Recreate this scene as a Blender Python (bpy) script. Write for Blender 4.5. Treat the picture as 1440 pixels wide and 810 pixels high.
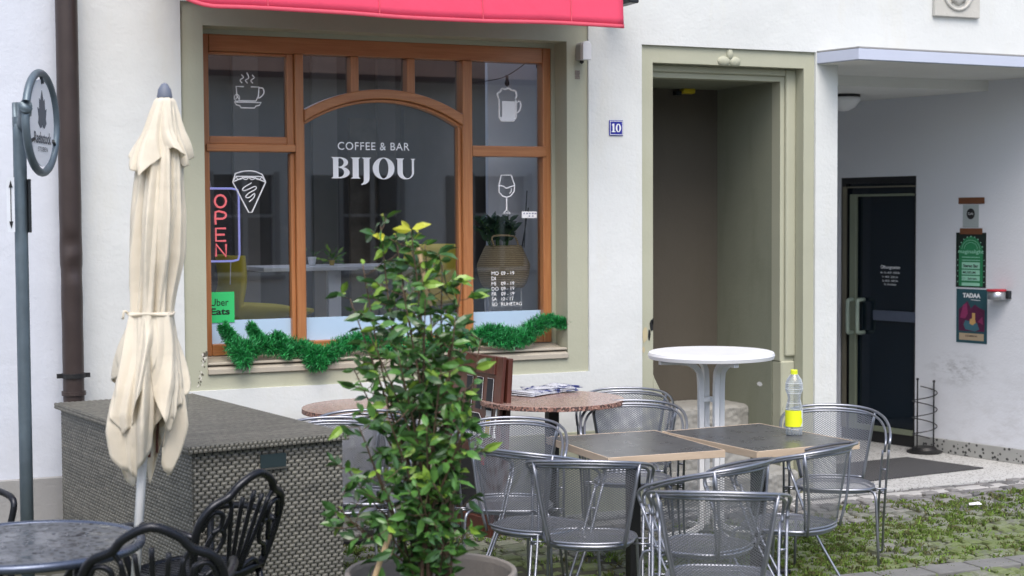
import bpy, math, random
from mathutils import Vector, Matrix
random.seed(7)
for o in list(bpy.data.objects): bpy.data.objects.remove(o)
SC = bpy.context.scene
COL = SC.collection
R = math.radians
# ------------------------------------------------------------------ camera
CZ, FPX, YAW, PITCH, ROLL = 1.9, 2200.0, 0.42151, 0.04602, -0.00548
def cam_axes():
    c, s = math.cos(YAW), math.sin(YAW); cp, sp = math.cos(PITCH), math.sin(PITCH)
    fw = Vector((s, c, 0)); rt = Vector((c, -s, 0)); up = Vector((0, 0, 1))
    f2 = fw*cp - up*sp; u2 = up*cp + fw*sp
    cr, sr = math.cos(ROLL), math.sin(ROLL)
    return rt*cr + u2*sr, -rt*sr + u2*cr, f2
RT, UP, FW = cam_axes()
cd = bpy.data.cameras.new('camera'); cam = bpy.data.objects.new('camera', cd); COL.objects.link(cam)
m = Matrix.Identity(4)
for i in range(3):
    m[i][0] = RT[i]; m[i][1] = UP[i]; m[i][2] = -FW[i]
m[2][3] = CZ
cam.matrix_world = m
cd.sensor_width = 36; cd.lens = FPX/1440*36; cd.clip_end = 500; cd.clip_start = .05
cd.dof.use_dof = True; cd.dof.focus_distance = 8.6; cd.dof.aperture_fstop = 2.8
SC.camera = cam
SC.render.resolution_x, SC.render.resolution_y = 1024, 576
# ------------------------------------------------------------------ light
w = bpy.data.worlds.new('World'); SC.world = w; w.use_nodes = True
nt = w.node_tree; bg = nt.nodes['Background']; sky = nt.nodes.new('ShaderNodeTexSky')
sky.sky_type = 'NISHITA'; sky.sun_disc = False; sky.sun_elevation = R(56); sky.sun_rotation = R(196)
sky.dust_density = 3.5; sky.air_density = 1.1; sky.ozone_density = 1.2
nt.links.new(sky.outputs[0], bg.inputs[0]); bg.inputs[1].default_value = 0.15
sd = bpy.data.lights.new('sun', 'SUN'); sun = bpy.data.objects.new('sun', sd); COL.objects.link(sun)
sd.energy = 1.15; sd.angle = R(40); sd.color = (1, .985, .96)
sdir = Vector((math.sin(R(196))*math.cos(R(56)), math.cos(R(196))*math.cos(R(56)), math.sin(R(56))))
sun.rotation_euler = (-sdir).to_track_quat('-Z', 'Y').to_euler()
SC.view_settings.view_transform = 'Standard'; SC.view_settings.look = 'None'
SC.view_settings.exposure = 0.76; SC.view_settings.gamma = 1
SC.render.engine = 'CYCLES'
SC.cycles.transparent_max_bounces = 24; SC.cycles.max_bounces = 8
# ------------------------------------------------------------------ helpers
def ray(x, y): return RT*((x-720)/FPX) - UP*((y-405)/FPX) + FW
def onZ(x, y, z=0):      # point of the horizontal plane z seen at a photo position
    d = ray(x, y); t = (z-CZ)/d.z; return Vector((0, 0, CZ)) + d*t
def onY(x, y, Y):        # point of the vertical plane Y (parallel to the facade)
    d = ray(x, y); t = Y/d.y; return Vector((0, 0, CZ)) + d*t
def smooth(pts, n=4, closed=False):
    P = [Vector(p) for p in pts]; N = len(P); out = []
    for i in range(N if closed else N-1):
        p1 = P[i]; p2 = P[(i+1) % N]
        p0 = P[i-1] if (i > 0 or closed) else p1*2-p2
        p3 = P[(i+2) % N] if (i+2 < N or closed) else p2*2-p1
        for k in range(n):
            t = k/n; t2 = t*t; t3 = t2*t
            out.append(.5*((2*p1)+(-p0+p2)*t+(2*p0-5*p1+4*p2-p3)*t2+(-p0+3*p1-3*p2+p3)*t3))
    if not closed: out.append(P[-1])
    return out
ORG = {}
class MB:
    def __init__(s): s.v = []; s.f = []; s.m = []; s.uv = []; s.cur = 0
    def add(s, vs, fs, uvs=None):
        b = len(s.v); s.v += [Vector(v) for v in vs]
        for i, f in enumerate(fs):
            s.f.append([b+k for k in f]); s.m.append(s.cur)
            s.uv.append([uvs[k] for k in f] if uvs else None)
        return s
    def box(s, x0, x1, y0, y1, z0, z1, T=None):
        vs = [Vector(p) for p in ((x0,y0,z0),(x1,y0,z0),(x1,y1,z0),(x0,y1,z0),(x0,y0,z1),(x1,y0,z1),(x1,y1,z1),(x0,y1,z1))]
        if T: vs = [T(v) if callable(T) else T @ v for v in vs]
        return s.add(vs, [(0,3,2,1),(4,5,6,7),(0,1,5,4),(1,2,6,5),(2,3,7,6),(3,0,4,7)])
    def tube(s, pts, r, n=8, closed=False, sm=0):
        P = smooth(pts, sm, closed) if sm else [Vector(p) for p in pts]
        N = len(P); rs = r if isinstance(r, (list, tuple)) else None
        vs = []; prev = None
        for i in range(N):
            a = P[i-1] if (i > 0 or closed) else P[i]; b = P[(i+1) % N] if (i < N-1 or closed) else P[i]
            t = (b-a)
            if t.length < 1e-9: t = Vector((0, 0, 1))
            t.normalize()
            if prev is None:
                h = Vector((0, 0, 1)) if abs(t.z) < .9 else Vector((1, 0, 0)); u = t.cross(h).normalized()
            else:
                u = (prev - t*prev.dot(t))
                u = u.normalized() if u.length > 1e-6 else t.orthogonal().normalized()
            prev = u; v = t.cross(u)
            rr = r if rs is None else (rs[0] + (rs[1]-rs[0])*i/(N-1))
            for k in range(n):
                a_ = 2*math.pi*k/n; vs.append(P[i] + (u*math.cos(a_)+v*math.sin(a_))*rr)
        fs = []
        for i in range(N if closed else N-1):
            j = (i+1) % N
            for k in range(n): fs.append((i*n+k, i*n+(k+1) % n, j*n+(k+1) % n, j*n+k))
        if not closed:
            fs.append(tuple(range(n))[::-1]); fs.append(tuple((N-1)*n+k for k in range(n)))
        return s.add(vs, fs)
    def lathe(s, prof, c=(0,0,0), n=32, sy=1):
        vs = []; c = Vector(c)
        for r, z in prof:
            for k in range(n):
                a = 2*math.pi*k/n; vs.append(c+Vector((r*math.cos(a), r*math.sin(a)*sy, z)))
        fs = []
        for i in range(len(prof)-1):
            for k in range(n): fs.append((i*n+k, i*n+(k+1) % n, (i+1)*n+(k+1) % n, (i+1)*n+k))
        if prof[0][0] > 1e-5: fs.append(tuple(range(n))[::-1])
        if prof[-1][0] > 1e-5: fs.append(tuple((len(prof)-1)*n+k for k in range(n)))
        return s.add(vs, fs)
    def grid(s, fn, nu, nv, uvs=(1, 1)):
        vs = []; uv = []
        for j in range(nv+1):
            for i in range(nu+1):
                vs.append(fn(i/nu, j/nv)); uv.append((i/nu*uvs[0], j/nv*uvs[1]))
        fs = [(j*(nu+1)+i, j*(nu+1)+i+1, (j+1)*(nu+1)+i+1, (j+1)*(nu+1)+i) for j in range(nv) for i in range(nu)]
        return s.add(vs, fs, uv)
    def prism(s, poly, fn, d):    # poly (u,v) -> fn(u,v,depth); front depth 0, back depth d
        n = len(poly); vs = [fn(u, v, 0) for u, v in poly]+[fn(u, v, d) for u, v in poly]
        fs = [tuple(range(n)), tuple(range(2*n-1, n-1, -1))]+[(i, i+n, (i+1) % n+n, (i+1) % n) for i in range(n)]
        return s.add(vs, fs)
    def build(s, name, mats, parent=None, org=None, smooth_=False, bevel=0, seg=1, label=None, solid=0):
        if not isinstance(mats, (list, tuple)): mats = [mats]
        O = ORG.get(parent.name, Vector()) if parent else Vector(org or (0, 0, 0))
        me = bpy.data.meshes.new(name); me.from_pydata([tuple(v-O) for v in s.v], [], s.f)
        for mt in mats: me.materials.append(mt)
        for i, p in enumerate(me.polygons):
            p.material_index = s.m[i]; p.use_smooth = smooth_
        if any(u is not None for u in s.uv):
            ul = me.uv_layers.new(name='UVMap')
            for p, u in zip(me.polygons, s.uv):
                if u:
                    for li, c in zip(p.loop_indices, u): ul.data[li].uv = c
        me.validate(); me.update()
        o = bpy.data.objects.new(name, me); COL.objects.link(o)
        if parent: o.parent = parent
        else: o.location = O
        ORG[o.name] = O
        if bevel:
            b = o.modifiers.new('bevel', 'BEVEL'); b.width = bevel; b.segments = seg; b.limit_method = 'ANGLE'; b.angle_limit = R(40)
        if solid:
            b = o.modifiers.new('solid', 'SOLIDIFY'); b.thickness = solid; b.offset = 0
        if label: o['label'] = label
        return o
def tag(o, label, cat, group=None):
    o['label'] = label; o['category'] = cat
    if group: o['group'] = group
    return o
def thing(name, label, cat, loc=(0, 0, 0), group=None):
    o = bpy.data.objects.new(name, None); COL.objects.link(o); o.location = loc
    o.empty_display_size = .1; ORG[o.name] = Vector(loc)
    return tag(o, label, cat, group)
def struct(o, kind='structure'): o['kind'] = kind; return o
def dup(root, loc, rz, label, group=None):
    r = root.copy(); COL.objects.link(r); r.location = loc; r.rotation_euler = (0, 0, rz); r['label'] = label
    if group: r['group'] = group
    for ch in list(root.children):
        c = ch.copy(); COL.objects.link(c); c.parent = r
        for g in list(ch.children):
            d = g.copy(); COL.objects.link(d); d.parent = c
    return r
# ------------------------------------------------------------------ materials
class NG:
    def __init__(s, mt): s.t = mt.node_tree
    def n(s, ty, **kw):
        q = s.t.nodes.new(ty)
        for k, v in kw.items():
            if k.startswith('i_'):
                key = k[2:]; q.inputs[int(key) if key.isdigit() else key.replace('_', ' ')].default_value = v
            else: setattr(q, k, v)
        return q
    def l(s, a, b): s.t.links.new(a, b)
    def math(s, op, a, b=None, c=None, clamp=False):
        q = s.t.nodes.new('ShaderNodeMath'); q.operation = op; q.use_clamp = clamp
        for i, x in enumerate((a, b, c)):
            if x is None: continue
            if isinstance(x, (int, float)): q.inputs[i].default_value = x
            else: s.l(x, q.inputs[i])
        return q.outputs[0]
    def mix(s, f, a, b, mode='MIX'):
        q = s.t.nodes.new('ShaderNodeMix'); q.data_type = 'RGBA'; q.blend_type = mode
        for sock, x in ((q.inputs[0], f), (q.inputs[6], a), (q.inputs[7], b)):
            if isinstance(x, (int, float)): sock.default_value = x
            elif isinstance(x, (tuple, list)): sock.default_value = (*x[:3], 1)
            else: s.l(x, sock)
        return q.outputs[2]
    def noise(s, vec, scale, detail=4, rough=.5, dist=0):
        q = s.n('ShaderNodeTexNoise'); q.inputs['Scale'].default_value = scale; q.inputs['Detail'].default_value = detail
        q.inputs['Roughness'].default_value = rough; q.inputs['Distortion'].default_value = dist
        if vec is not None: s.l(vec, q.inputs['Vector'])
        return q.outputs[0]
    def ramp(s, fac, stops):
        q = s.t.nodes.new('ShaderNodeValToRGB'); e = q.color_ramp.elements
        while len(e) > 1: e.remove(e[-1])
        for i, (p, c) in enumerate(stops):
            el = e[0] if i == 0 else e.new(p)
            el.position = p; el.color = (*c, 1) if isinstance(c, (tuple, list)) else (c, c, c, 1)
        s.l(fac, q.inputs[0]); return q.outputs[0]
    def pos(s): return s.n('ShaderNodeNewGeometry').outputs['Position']
    def obj(s): return s.n('ShaderNodeTexCoord').outputs['Object']
    def scalev(s, v, sc):
        q = s.n('ShaderNodeMapping'); q.inputs['Scale'].default_value = sc; s.l(v, q.inputs[0]); return q.outputs[0]
    def bump(s, h, st, dist=.01):
        q = s.n('ShaderNodeBump'); q.inputs['Strength'].default_value = st; q.inputs['Distance'].default_value = dist
        s.l(h, q.inputs['Height']); s.l(q.outputs[0], s.b.inputs['Normal'])
def newmat(name, rough=.6, metal=0, col=(.5, .5, .5)):
    mt = bpy.data.materials.new(name); mt.use_nodes = True; g = NG(mt)
    g.b = mt.node_tree.nodes['Principled BSDF']; g.out = mt.node_tree.nodes['Material Output']
    g.b.inputs['Base Color'].default_value = (*col, 1); g.b.inputs['Roughness'].default_value = rough; g.b.inputs['Metallic'].default_value = metal
    return mt, g
def basic(name, col, rough=.5, metal=0, var=.12, scale=8, bump=.1, bscale=60, spec=None):
    mt, g = newmat(name, rough, metal, col); p = g.obj()
    n = g.noise(p, scale, 5, .6)
    f = g.math('MULTIPLY_ADD', n, 2*var, 1-var)
    mul = g.n('ShaderNodeVectorMath', operation='SCALE'); mul.inputs[0].default_value = col; g.l(f, mul.inputs['Scale'])
    g.l(mul.outputs[0], g.b.inputs['Base Color'])
    g.l(g.math('MULTIPLY_ADD', g.noise(p, scale*2.3, 3), .3, rough-.15, clamp=True), g.b.inputs['Roughness'])
    if bump: g.bump(g.noise(p, bscale, 3), bump, .004)
    if spec is not None: g.b.inputs['Specular IOR Level'].default_value = spec
    return mt
def plaster(name, col, stain=(.45, .43, .38), amt=.35, bump=.5, bs=45, rough=.85):
    mt, g = newmat(name, rough); p = g.pos()
    big = g.noise(p, .9, 6, .62); mid = g.noise(g.scalev(p, (3, 3, .7)), 1.6, 6, .65)
    c1 = g.mix(g.ramp(big, [(.35, 0), (.75, 1)]), col, tuple(c*.86 for c in col))
    f = g.math('MULTIPLY', g.ramp(mid, [(.52, 0), (.8, 1)]), amt)
    c2 = g.mix(f, c1, tuple(a*b/.5 for a, b in zip(stain, col)))
    sp = g.noise(p, 14, 8, .75); spots = g.ramp(sp, [(.68, 0), (.73, 1)])
    c3 = g.mix(g.math('MULTIPLY', spots, .35), c2, tuple(c*.62 for c in col))
    g.l(c3, g.b.inputs['Base Color'])
    h = g.math('ADD', g.math('MULTIPLY', g.noise(p, bs, 4, .6), .7), g.math('MULTIPLY', g.noise(p, 7, 4, .5), 1.6))
    g.bump(h, bump, .006); return mt
M = {}
M['wall'] = plaster('white_plaster', (.68, .70, .69), amt=.5, bump=.5)
M['wall_left'] = plaster('sky_tinted_plaster', (.64, .675, .75), amt=.3, bump=.5)  # white plaster with the blue cast of the sky mixed into its colour
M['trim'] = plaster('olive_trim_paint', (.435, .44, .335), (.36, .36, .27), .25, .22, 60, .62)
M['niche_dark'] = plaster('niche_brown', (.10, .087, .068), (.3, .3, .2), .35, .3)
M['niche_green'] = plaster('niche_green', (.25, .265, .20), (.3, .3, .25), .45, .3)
M['plinth'] = plaster('grey_plinth', (.33, .33, .33), (.4, .38, .3), .5, .6)
M['sill'] = basic('sill_stone', (.42, .38, .31), .7, var=.18, scale=5, bump=.3, bscale=90)
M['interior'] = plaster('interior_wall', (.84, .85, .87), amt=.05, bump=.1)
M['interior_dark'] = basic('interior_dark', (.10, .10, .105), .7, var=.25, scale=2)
M['interior_floor'] = basic('interior_floor', (.62, .60, .56), .4)
def wood(name, c1, c2, rough=.38, sc=(2, 2, 30), coat=.3):
    mt, g = newmat(name, rough); p = g.pos()
    n = g.noise(g.scalev(p, sc), 1.8, 6, .6, .6); n2 = g.noise(p, 3, 3)
    c = g.mix(g.ramp(n, [(.3, 0), (.7, 1)]), c1, c2)
    c = g.mix(g.math('MULTIPLY', n2, .3), c, tuple(x*.7 for x in c1))
    g.l(c, g.b.inputs['Base Color']); g.b.inputs['Coat Weight'].default_value = coat; g.b.inputs['Coat Roughness'].default_value = .25
    g.bump(n, .12, .003); return mt
M['wood_v'] = wood('window_wood_upright', (.50, .215, .080), (.36, .13, .042), sc=(30, 30, 1.6))
M['wood_h'] = wood('window_wood_level', (.50, .215, .080), (.36, .13, .042), sc=(1.6, 30, 30))
M['board_wood'] = wood('brown_board_wood', (.12, .035, .022), (.06, .018, .013), sc=(20, 20, 2))
M['white_paint'] = basic('white_paint', (.80, .81, .82), .45, var=.04, bump=.05)
M['canopy'] = basic('canopy_paint', (.52, .56, .68), .5, var=.06, scale=3, bump=.1)
M['soffit'] = plaster('soffit_plaster', (.74, .74, .72), amt=.15, bump=.3)
M['pipe'] = basic('brown_pipe', (.055, .040, .037), .42, .3, var=.3, scale=5, bump=.25, bscale=12)
M['post'] = basic('galvanised_post', (.13, .17, .20), .45, .5, var=.35, scale=9, bump=.15)
M['dark_metal'] = basic('dark_metal', (.035, .04, .045), .4, .6)
M['black'] = basic('black_paint', (.012, .012, .013), .45)
M['white_plastic'] = basic('white_plastic', (.80, .81, .83), .35, var=.01, bump=.04)
M['glass_dark'] = newmat('dark_door_glass', .04, 0, (.006, .012, .02))[0]
def glassmat(name, tint=(1, 1, 1), refl=1.0, rough=.0):
    mt, g = newmat(name); t = g.t; t.nodes.remove(g.b)
    tr = g.n('ShaderNodeBsdfTransparent'); tr.inputs[0].default_value = (*tint, 1)
    gl = g.n('ShaderNodeBsdfGlossy'); gl.inputs['Roughness'].default_value = rough; gl.inputs[0].default_value = (1, .965, .92, 1)
    fr = g.n('ShaderNodeFresnel'); fr.inputs[0].default_value = 1.52
    mx = g.n('ShaderNodeMixShader'); g.l(g.math('MULTIPLY', fr.outputs[0], refl, clamp=True), mx.inputs[0])
    g.l(tr.outputs[0], mx.inputs[1]); g.l(gl.outputs[0], mx.inputs[2]); g.l(mx.outputs[0], g.out.inputs[0]); return mt
M['glass'] = glassmat('window_glass', (.985, .985, .985), 3.8)
M['vinyl'] = newmat('white_vinyl', .5, 0, (.93, .93, .94))[0]
M['frost'] = basic('frosted_strip', (.46, .62, .80), .5, var=.05, bump=0)
def fabric(name, col, trans=.35, wr=.25):
    mt, g = newmat(name, .9, 0, col); p = g.obj(); n = g.noise(p, 5, 5)
    c = g.mix(n, col, tuple(x*.86 for x in col)); g.l(c, g.b.inputs['Base Color'])
    g.bump(g.math('ADD', g.noise(p, 9, 4), g.math('MULTIPLY', g.noise(p, 400, 1), .05)), wr, .02)
    tl = g.n('ShaderNodeBsdfTranslucent'); g.l(c, tl.inputs[0]); mx = g.n('ShaderNodeMixShader'); mx.inputs[0].default_value = trans
    g.l(g.b.outputs[0], mx.inputs[1]); g.l(tl.outputs[0], mx.inputs[2]); g.l(mx.outputs[0], g.out.inputs[0]); return mt
M['awning'] = fabric('red_awning_fabric', (.95, .095, .19), .2, .2)
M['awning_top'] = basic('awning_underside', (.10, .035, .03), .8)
M['awning_hem'] = fabric('pink_awning_hem', (.92, .16, .24), .4, .2)
M['cream'] = fabric('cream_umbrella_cloth', (.90, .835, .70), .3, .5)
M['steel'] = basic('chair_steel', (.31, .325, .37), .34, .8, var=.15, scale=20, bump=.05)
def perforated(name, col, pitch, wire):
    mt, g = newmat(name, .40, .3, col); u = g.n('ShaderNodeUVMap').outputs[0]
    sp = g.n('ShaderNodeSeparateXYZ'); g.l(u, sp.inputs[0])
    a = g.math('ADD', sp.outputs[0], g.math('MULTIPLY', sp.outputs[1], 1.5)); b = g.math('SUBTRACT', sp.outputs[0], g.math('MULTIPLY', sp.outputs[1], 1.5))
    k = 1/(pitch)
    fa = g.math('ABSOLUTE', g.math('SINE', g.math('MULTIPLY', a, math.pi*k))); fb = g.math('ABSOLUTE', g.math('SINE', g.math('MULTIPLY', b, math.pi*k)))
    mn = g.math('MINIMUM', fa, fb); w_ = g.math('LESS_THAN', mn, wire)
    g.l(w_, g.b.inputs['Alpha']); return mt
M['mesh'] = perforated('perforated_sheet', (.19, .20, .225), .0165, .50)
M['seatmesh'] = perforated('perforated_seat', (.23, .24, .275), .0165, .62)
M['cast'] = basic('black_cast_aluminium', (.022, .024, .030), .3, .6, var=.2, bump=.15)
M['granite'] = None
def granite(name, cols, scale, rough=.25):
    mt, g = newmat(name, rough); p = g.obj(); v = g.n('ShaderNodeTexVoronoi'); v.inputs['Scale'].default_value = scale; g.l(p, v.inputs[0])
    sep = g.n('ShaderNodeSeparateColor'); g.l(v.outputs['Color'], sep.inputs[0])
    c = g.ramp(sep.outputs[0], cols); q = c.node.color_ramp; q.interpolation = 'CONSTANT'
    g.l(c, g.b.inputs['Base Color']); return mt
M['granite'] = granite('pink_granite', [(0, (.30, .19, .16)), (.3, (.35, .235, .20)), (.6, (.25, .16, .135)), (.78, (.40, .30, .27)), (.95, (.15, .10, .09))], 170)
M['granite_edge'] = granite('granite_edge', [(0, (.25, .13, .10)), (.4, (.06, .035, .03)), (.7, (.42, .25, .2)), (.9, (.08, .05, .05))], 110, .6)
M['stone'] = plaster('grey_step_stone', (.31, .305, .285), (.25, .25, .22), .9, 1.6, 24)
def terrazzo(name, base, chip, sc, th, rough=.5):
    mt, g = newmat(name, rough); p = g.pos(); v = g.n('ShaderNodeTexVoronoi'); v.inputs['Scale'].default_value = sc; g.l(p, v.inputs[0])
    sep = g.n('ShaderNodeSeparateColor'); g.l(v.outputs['Color'], sep.inputs[0])
    f = g.math('MULTIPLY', g.math('LESS_THAN', v.outputs['Distance'], .42), g.math('LESS_THAN', sep.outputs[0], th))
    n = g.noise(p, 6, 5); b2 = g.mix(n, base, tuple(x*.8 for x in base))
    g.l(g.mix(f, b2, chip), g.b.inputs['Base Color']); return mt
M['skirt'] = terrazzo('terrazzo_skirting', (.40, .40, .38), (.04, .04, .04), 36, .36)
M['terrazzo'] = terrazzo('terrazzo_floor', (.56, .56, .55), (.16, .15, .14), 60, .4)
# ------------------------------------------------------------------ text and flat artwork
def text_polys(s, bold=0.0, space=1.0):
    cu = bpy.data.curves.new('lettering_source', 'FONT'); cu.body = s; cu.size = 1; cu.offset = bold; cu.space_character = space; cu.resolution_u = 4
    o = bpy.data.objects.new('lettering_source', cu); COL.objects.link(o); bpy.context.view_layer.update()
    me = bpy.data.meshes.new_from_object(o.evaluated_get(bpy.context.evaluated_depsgraph_get()))
    vs = [v.co.copy() for v in me.vertices]; fs = [tuple(p.vertices) for p in me.polygons]
    bpy.data.objects.remove(o); bpy.data.curves.remove(cu); bpy.data.meshes.remove(me)
    return vs, fs
def text_into(mb, s, fn, u0, v0, w=None, h=None, align='L', bold=0.0, space=1.0):
    """fn(u,v) -> point; text lower edge v0, height h, width w (keeps shape if one is None)"""
    vs, fs = text_polys(s, bold, space)
    if not vs: return
    xs = [v.x for v in vs]; ys = [v.y for v in vs]; tw = max(xs)-min(xs); th = max(ys)-min(ys)
    sy = h/th if h else w/tw; sx = w/tw if w else sy
    off = {'L': 0, 'C': -tw*sx/2, 'R': -tw*sx}[align]
    mb.add([fn(u0+off+(v.x-min(xs))*sx, v0+(v.y-min(ys))*sy) for v in vs], fs)
# ------------------------------------------------------------------ the ground
gm, g = newmat('setts_ground', .8)
p = g.pos(); v = g.n('ShaderNodeTexVoronoi', feature='DISTANCE_TO_EDGE'); v.inputs['Scale'].default_value = 9; g.l(p, v.inputs[0])
c = g.mix(g.ramp(v.outputs[0], [(.02, 0), (.09, 1)]), (.05, .05, .04), g.mix(g.noise(p, 5), (.16, .155, .15), (.26, .25, .24)))
g.l(c, g.b.inputs['Base Color']); g.bump(g.ramp(v.outputs[0], [(.0, 0), (.12, 1)]), .8, .02)
struct(MB().add([(-60, -60, -.02), (70, -60, -.02), (70, 60, -.02), (-60, 60, -.02)], [(0, 1, 2, 3)]).build('ground', gm))
def sms(t): t = min(1, max(0, t)); return t*t*(3-2*t)
def gh(x, y): return .08*sms((4.3-x)/.4)*sms((y-7.0)/.5)      # the street rises a little towards the cafe wall
# cobble setts as real stones
sm_, g = newmat('sett_stone', .78); p = g.pos()
at = g.n('ShaderNodeAttribute'); at.attribute_name = 'tone'
c = g.mix(at.outputs['Fac'], (.12, .118, .125), (.29, .28, .275)); c = g.mix(g.math('MULTIPLY', g.noise(p, 40, 5), .6), c, (.10, .10, .09))
mo = g.noise(p, 2.2, 6, .7); mo2 = g.noise(p, 30, 4)
sy_ = g.n('ShaderNodeSeparateXYZ'); g.l(p, sy_.inputs[0])
near = g.math('MULTIPLY_ADD', sy_.outputs[1], -1.0, 8.35, clamp=True)
mf = g.math('MULTIPLY', g.ramp(g.math('ADD', mo, g.math('MULTIPLY', mo2, .3)), [(.50, 0), (.70, 1)]), near)
c = g.mix(g.math('MULTIPLY', mf, .8), c, (.12, .165, .035))
g.l(c, g.b.inputs['Base Color']); g.bump(g.noise(p, 45, 5, .65), .8, .008)
JOINTS = []
def setts():
    mb = MB(); tones = []; rnd = random.Random(3)
    a = R(4); ca, sa = math.cos(a), math.sin(a)
    y = 3.6; row = 0
    while y < 8.42:
        d = .088*rnd.uniform(.92, 1.08); x = -.5+rnd.random()*.1
        while x < 10.5:
            wd = rnd.uniform(.085, .15); g_ = .0095
            x0, x1, y0, y1 = x+g_, x+wd-g_, y+g_, y+d-g_; h = rnd.uniform(-.010, .010); b = .011
            tl = [rnd.uniform(-.004, .004) for _ in range(4)]; j = lambda: rnd.uniform(-.006, .006)
            vs = [(x0+j(), y0+j(), -.03), (x1+j(), y0+j(), -.03), (x1+j(), y1+j(), -.03), (x0+j(), y1+j(), -.03)]
            vs += [(vs[k][0], vs[k][1], h-.010+tl[k]) for k in range(4)]
            cx, cy = (x0+x1)/2, (y0+y1)/2
            vs += [(vs[k][0]+(cx-vs[k][0])*b/.05, vs[k][1]+(cy-vs[k][1])*b/.04, h+tl[k]) for k in range(4)]
            vs = [((q[0]*ca-(q[1]-8)*sa), 8+(q[0]-5)*sa+(q[1]-8)*ca, q[2]) for q in vs]
            dz = gh(vs[0][0], vs[0][1]); vs = [(q[0], q[1], q[2]+dz) for q in vs]
            fs = [(8, 9, 10, 11)]+[(k, (k+1) % 4, (k+1) % 4+4, k+4) for k in range(4)]+[(k+4, (k+1) % 4+4, (k+1) % 4+8, k+8) for k in range(4)]
            if not (vs[8][0] > 11):
                mb.add(vs, fs); tones += [rnd.random()]*9
                if vs[0][0] > 1.5 and vs[0][1] > 4.6:
                    for k in range(4): JOINTS.append((Vector(vs[k])+Vector(vs[(k+1) % 4]))/2+(Vector(vs[(k+1) % 4])-Vector(vs[k]))*rnd.uniform(-.5, .5))
            x += wd
        y += d; row += 1
    o = mb.build('cobblestone_paving', sm_)
    at = o.data.attributes.new('tone', 'FLOAT', 'FACE')
    for i, t in enumerate(tones): at.data[i].value = t
    return struct(o)
setts()
# dark joint bed, pale sett row, terrazzo slab
struct(MB().grid(lambda u, v: Vector((-2+13*u, 3.4+5.5*v, -.014+gh(-2+13*u, 3.4+5.5*v))), 60, 40).build('joint_bed', basic('joint_sand', (.055, .055, .038), .95, var=.4, scale=20, bump=.5)))
mb = MB(); rnd = random.Random(9)
x = 1.0
while x < 10:
    wd = rnd.uniform(.16, .24)
    mb.box(x+.004, x+wd-.004, 8.50+rnd.uniform(-.006, .006), 8.60, -.03, .002+gh(x, 8.5)+rnd.uniform(-.003, .003)); x += wd
struct(mb.build('pale_sett_row', basic('pale_sett', (.42, .41, .40), .8, var=.3, scale=6, bump=.5), bevel=.006))
mb = MB(); x = 1.0
while x < 10:
    wd = rnd.uniform(.10, .2); mb.box(x+.004, x+wd-.004, 8.61, 8.675+rnd.uniform(-.006, .006), -.03, -.002+gh(x, 8.6)+rnd.uniform(-.003, .003)); x += wd
struct(mb.build('dark_sett_row', basic('dark_sett', (.13, .13, .13), .8, var=.35, scale=6, bump=.5), bevel=.006))
struct(MB().box(-2, 4.05, 8.685, 8.849, -.03, .084).box(4.0505, 10, 8.685, 8.849, -.03, .004).box(6.42, 8.6, 8.851, 11.2, -.03, .004).build('pavement_slab', M['terrazzo']))
# drainage stones at the near right
mb = MB()
a0, a1 = onZ(1215, 808), onZ(1460, 781); dr = (a1-a0); L = dr.length; dr.normalize(); pr = Vector((dr.y, -dr.x, 0))
t = -.6
while t < L+1.2:
    wd = rnd.uniform(.24, .4)
    q = [a0+dr*(t+.006), a0+dr*(t+wd-.006), a0+dr*(t+wd-.006)+pr*.17, a0+dr*(t+.006)+pr*.17]; h = .014+rnd.uniform(-.003, .004)
    mb.add([(c.x, c.y, -.03) for c in q]+[(c.x, c.y, h) for c in q], [(4, 5, 6, 7), (0, 1, 5, 4), (1, 2, 6, 5), (2, 3, 7, 6), (3, 0, 4, 7)][::1]); t += wd
struct(mb.build('gutter_stones', basic('gutter_stone', (.17, .17, .165), .8, var=.35, scale=7, bump=.6), bevel=.008, seg=2))
# moss and grass in the joints
def moss():
    mb = MB(); rnd = random.Random(5)
    from mathutils import noise as N
    n = 0
    while n < 20000:
        if rnd.random() < .72: q_ = rnd.choice(JOINTS); x, y = q_.x+rnd.uniform(-.006, .006), q_.y+rnd.uniform(-.006, .006)
        else: x = rnd.uniform(1.5, 8.6); y = rnd.uniform(4.6, 8.38)
        if y > 8.38: continue
        d = N.noise(Vector((x*1.3, y*1.8, 0)))*.5+N.noise(Vector((x*5, y*6, 3)))*.5
        dens = .05 + d + (.16 if (x > 3.6 and 5.8 < y < 8.2) else -.02)
        if rnd.random() > max(0, dens)*1.9: continue
        n += 1; mb.cur = rnd.choice((0, 0, 1, 2))
        for k in range(rnd.choice((2, 3, 4))):
            a = rnd.uniform(0, 6.28); h = gh(x, y)+rnd.uniform(.005, .018); l = rnd.uniform(.004, .018)
            px_, py_ = x+rnd.uniform(-.012, .012), y+rnd.uniform(-.012, .012); w_ = rnd.uniform(.003, .006)
            dx, dy = math.cos(a), math.sin(a)
            mb.add([(px_-dy*w_, py_+dx*w_, -.008+gh(x, y)), (px_+dy*w_, py_-dx*w_, -.008+gh(x, y)), (px_+dx*l+dy*w_*.5, py_+dy*l-dx*w_*.5, h), (px_+dx*l*1.5, py_+dy*l*1.5, h-.003), (px_+dx*l-dy*w_*.5, py_+dy*l+dx*w_*.5, h)], [(0, 1, 2, 3, 4)])
    o = mb.build('moss_and_grass', [basic('moss_green', (.11, .165, .03), .9, var=.3, bump=0), basic('grass_green', (.17, .28, .045), .8, var=.3, bump=0), basic('moss_dull', (.13, .13, .05), .9, var=.3, bump=0)])
    struct(o, 'stuff')
    tag(o, 'short green moss and grass growing between the cobblestones', 'moss')
moss()
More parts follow.
